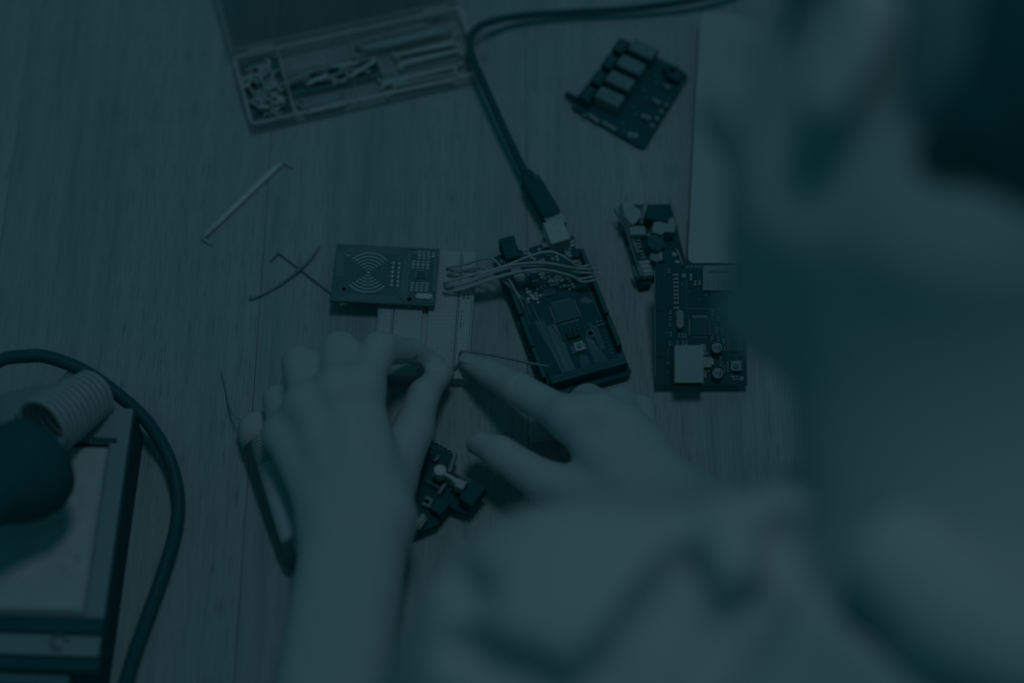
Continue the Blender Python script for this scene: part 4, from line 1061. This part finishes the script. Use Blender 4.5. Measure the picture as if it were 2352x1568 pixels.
# head, neck, torso
HZ = 785.0
def ray(px, py, z): return CAM + (CR * (px - 1176) / F_PX + CU * (784 - py) / F_PX + CW) * z
HO = ray(2222, 212, HZ)
cam2w = lambda r, u, b: CR * r + CU * u - CW * b
hF = cam2w(-.56, .16, -.81); hF /= np.linalg.norm(hF)
hC = cam2w(.28, .95, .03); hC -= hF * (hC @ hF); hC /= np.linalg.norm(hC)
hL = np.cross(hC, hF)
H = lambda f, c_, l: HO + hF * f + hC * c_ + hL * l
AX = (hF, hC, hL)
SL = ray(1345, 1560, 850); SR = SL + np.array([345.0, -120, 10])
NB = ray(2330, 1520, 815)
def head(G):
    D = ellip(G, H(-14, 28, 0), AX, (94, 84, 74))                       # cranium
    D = smin(D, ellip(G, H(30, -25, 0), AX, (58, 82, 62)), 20)          # face
    D = smin(D, cone(G, H(20, -62, 40), H(66, -94, 8), 17, 16), 16)      # jaw
    D = smin(D, cone(G, H(20, -62, -40), H(66, -94, -8), 17, 16), 16)
    D = smin(D, ellip(G, H(76, -96, 0), AX, (15, 14, 18)), 12)          # chin
    D = smin(D, cone(G, H(88, 4, 0), H(104, -36, 0), 6, 9.5), 8)         # nose
    for s in (-1, 1):
        D = smin(D, ellip(G, H(98, -38, 9 * s), AX, (9, 6, 7)), 5)       # nostrils
        D = scut(D, ellip(G, H(92, 4, 31 * s), AX, (13, 10, 16)), 9)     # eye sockets
        D = smin(D, ellip(G, H(80, 3, 31 * s), AX, (12, 11, 12)), 2)     # eyeballs
        D = smin(D, cone(G, H(87, 17, 16 * s), H(78, 18, 46 * s), 5, 4), 7)   # brows
        D = smin(D, ellip(G, H(70, -24, 42 * s), AX, (20, 16, 16)), 14)  # cheekbones
        ear = ellip(G, H(-12, -6, 77 * s), AX, (17, 31, 7))
        ear = scut(ear, ellip(G, H(-8, -4, 84 * s), AX, (9, 19, 6)), 4)
        D = smin(D, ear, 4)
    D = smin(D, ellip(G, H(62, -62, 0), AX, (27, 26, 32)), 14)          # muzzle
    D = smin(D, cone(G, H(86, -57, -17), H(86, -57, 17), 5, 5), 5)       # lips
    D = smin(D, cone(G, H(84, -67, -14), H(84, -67, 14), 5.5, 5.5), 4)
    D = scut(D, cone(G, H(92, -62, -20), H(92, -62, 20), 1.2, 1.2), 2)
    return D
def neck(G): return smin(cone(G, ray(2270, 1500, 815), ray(2225, 860, 815), 74, 60), cone(G, ray(2225, 860, 815), H(-18, -45, 0), 60, 56), 30)
LSs, RSs = SL, SR
def torso(G, e=0.0):
    mid = (SL + SR) / 2
    D = smin(cone(G, SL, ray(1950, 1545, 850), 62 + e, 66 + e), cone(G, SR, mid + np.array([20, 0, 20]), 60 + e, 75 + e), 40)
    D = smin(D, cone(G, mid + np.array([0, -10, -30]), mid + np.array([0, -75, -420]), 120 + e, 125 + e), 60)
    D = smin(D, cone(G, (SL * .65 + SR * .35) + np.array([0, 0, -60]), mid + np.array([-60, -75, -400]), 95 + e, 100 + e), 60)
    D = smin(D, cone(G, (SL * .35 + SR * .65) + np.array([0, 0, -60]), mid + np.array([60, -75, -400]), 95 + e, 100 + e), 60)
    return D
def uparm(G, s, e_, r0=57, r1=36, e=0.0, tmax=1.0):
    return cone(G, s, s + (e_ - s) * tmax, r0 + e, r0 + (r1 - r0) * tmax + e)
blo, bhi = (-180, -640, -190), (560, 40, 690)
G, lo, st = grid(blo, bhi, 4.5)
DB = smin(head(G), neck(G), 22)
DB = smin(DB, torso(G, -42), 30)
DB = smin(DB, uparm(G, SL, LE, 30, 31), 20); DB = smin(DB, uparm(G, SR, RE, 30, 31), 20)
DB = smin(DB, cone(G, LE, LE * .75 + LW * .25, 32, 27), 14); DB = smin(DB, cone(G, RE, RE * .75 + RWr * .25, 32, 27), 14)
v3, f3 = nets(DB, lo, st)
bv = np.concatenate([v1, v2, v3]); bf = np.concatenate([f1, f2 + len(v1), f3 + len(v1) + len(v2)])

def npmesh(name, v, f, m, o):
    me = bpy.data.meshes.new(name)
    v = ((v - o) * MM).astype(np.float32)
    me.vertices.add(len(v)); me.vertices.foreach_set('co', v.ravel())
    me.loops.add(f.size); me.polygons.add(len(f))
    me.loops.foreach_set('vertex_index', f.astype(np.int32).ravel())
    me.polygons.foreach_set('loop_start', np.arange(0, f.size, 4, dtype=np.int32))
    me.update(calc_edges=True); me.validate()
    me.polygons.foreach_set('use_smooth', [True] * len(me.polygons))
    me.materials.append(m); me.update(); return me

PO = np.array([200.0, -450, -190])
person = empty('person', PO)
tag(person, 'person in a pale shirt bending over the table, both hands at the breadboard', 'person')
skin = mat(.74, .55, spec=.25, var=.025, scale=90, bump=.06)
link('body', npmesh('body', bv, bf, skin, PO), person)
# shirt
G, lo, st = grid((-180, -640, -190), (560, -130, 480), 4.5)
DS = torso(G, 4)
DS = smin(DS, uparm(G, SL, LE, 63, 46, 3, .72), 26); DS = smin(DS, uparm(G, SR, RE, 63, 46, 3, .72), 26)
col_ = neck(G) - 8
DS = smin(DS, np.maximum(col_, ((G[0] - NB[0]) * (HO - NB)[0] + (G[1] - NB[1]) * (HO - NB)[1] + (G[2] - NB[2]) * (HO - NB)[2]) / np.linalg.norm(HO - NB) - 72), 24)
def field(D, lo, st):
    def s(p):
        q = (np.asarray(p) - lo) / st; i = np.clip(q.astype(int), 0, np.array(D.shape) - 2); t = q - i
        c = D[i[0]:i[0] + 2, i[1]:i[1] + 2, i[2]:i[2] + 2]
        c = c[0] * (1 - t[0]) + c[1] * t[0]; c = c[0] * (1 - t[1]) + c[1] * t[1]; return float(c[0] * (1 - t[2]) + c[1] * t[2])
    return s
fs_ = field(DS, lo, st)
def onshirt(px, py):
    z = 640.0
    for _ in range(70):
        p = ray(px, py, z)
        if np.any(p < lo) or np.any(p > lo + (np.array(DS.shape) - 1) * st): z += 6; continue
        d = fs_(p)
        if d < .5: return p
        z += max(d * .8, .8)
        if z > 1100: break
    return None
folds = [([(1610, 1300), (1520, 1430), (1420, 1560), (1380, 1620)], 13), ([(1735, 1380), (1660, 1480), (1590, 1600)], 13), ([(1800, 1290), (1900, 1310), (2010, 1365)], 12),
         ([(1990, 1330), (2150, 1470), (2330, 1620)], 16), ([(1760, 1250), (1860, 1215), (2000, 1220)], 10), ([(2352, 1290), (2250, 1180), (2200, 1080)], 14), ([(1060, 1500), (1200, 1560), (1320, 1620)], 9), ([(1090, 1370), (1040, 1330)], 6)]
ridges = [([(1672, 1190), (1682, 1290)], 7), ([(2040, 1300), (2200, 1420), (2340, 1500)], 13)]
for pts, r in folds:
    q = [onshirt(*p) for p in pts]; q = [x for x in q if x is not None]
    for a, b in zip(q[:-1], q[1:]): 
        for dd, q_ in ((-3, .95), (5, .8), (12, .65)): DS = scut(DS, cone(G, a + CW * dd, b + CW * dd, r * q_, r * q_), 9)
for pts, r in ridges:
    q = [onshirt(*p) for p in pts]; q = [x for x in q if x is not None]
    for a, b in zip(q[:-1], q[1:]): DS = smin(DS, cone(G, a, b, r, r), 22)
v, f = nets(DS, lo, st)
link('shirt', npmesh('shirt', v, f, mat(.76, .85, spec=.05, var=.03, scale=40), PO), person)
# hair
G, lo, st = grid(HO - 150, HO + 150, 3.0)
qf = sum((G[i] - HO[i]) * hF[i] for i in range(3)); qc = sum((G[i] - HO[i]) * hC[i] for i in range(3)); ql = sum((G[i] - HO[i]) * hL[i] for i in range(3))
sk = ellip(G, H(-14, 28, 0), AX, (94, 84, 74)) - 9
sk = sk + 1.6 * np.sin(qf * .35 + qc * .2) * np.sin(ql * .4)
line = np.where(qf > 34, np.minimum(80, 0 + (qf - 34) * 3.2), np.where(qf > 16, -24 + (qf - 16) * 1.3, np.where(qf > -34, 34 - np.abs(qf + 10) * .9, -34 - (-34 - qf) * .35)))
rr = (G[0] - HO[0])
crop = np.maximum(sk + 5, (line - qc) * .6)
thick = np.maximum(np.maximum(sk, (line - qc) * .6), (-15 - rr + .12 * (qc - 20)) * .8)
hs = field(head(G).astype(np.float32), lo, st)
def onhead(px, py):
    z = 560.0
    for _ in range(200):
        p = ray(px, py, z)
        if np.all(p > lo + 3) and np.all(p < lo + 295) and hs(p) < .5: return p
        z += 2.0
    return None
nape = [q for q in (onhead(2235, 270), onhead(2190, 340), onhead(2110, 405), onhead(2020, 465)) if q is not None]
for a_, b_ in zip(nape[:-1], nape[1:]): thick = smin(thick, cone(G, a_, b_, 12, 9.5), 5)
v, f = nets(thick.astype(np.float32), lo, st)
link('hair', npmesh('hair', v, f, mat(-.05, .7, spec=.03, var=.02), PO), person)
v, f = nets(crop.astype(np.float32), lo, st)
o = link('cropped_hair', npmesh('cropped_hair', v, f, mat(.34, .8, spec=.05, var=.06), PO), person)
o['label'] = 'close-cropped greyish hair around the ear'
# fingernails
def nail(a, b, r, nrm, hl=5.5, wmax=.85, m=None):
    a, b = np.array(a, float), np.array(b, float); d = b - a; d /= np.linalg.norm(d)
    n_ = np.array(nrm, float); n_ -= d * (n_ @ d); n_ /= np.linalg.norm(n_); s_ = np.cross(d, n_)
    c0 = b - d * 1.0; vs = []; m_, k_ = 9, 9
    for i in range(m_):
        u = -1 + 2 * i / (m_ - 1)
        for j in range(k_):
            w_ = -1 + 2 * j / (k_ - 1)
            uu = u * math.sqrt(1 - .45 * w_ * w_)
            an = w_ * wmax
            vs.append(c0 + d * (uu * hl) + (s_ * math.sin(an) + n_ * math.cos(an)) * (r + .25 - .35 * max(0, uu)))
    fc = [(i * k_ + j, i * k_ + j + 1, i * k_ + k_ + j + 1, i * k_ + k_ + j) for i in range(m_ - 1) for j in range(k_ - 1)]
    put('fingernail', Mb().add([q - PO for q in vs], fc), m or mat(.70, .35, spec=.4, var=.02), person, smooth=True)
nail(r_th[2], r_th[3], 7.4, cam2w(-.45, -.35, .8), 5.2)
nail(r_f[0][2], r_f[0][3], 5.9, cam2w(.1, .8, .8), 4.6)
nail(l_th[2], l_th[3], 6.5, cam2w(.85, -.2, .55), 5.0)
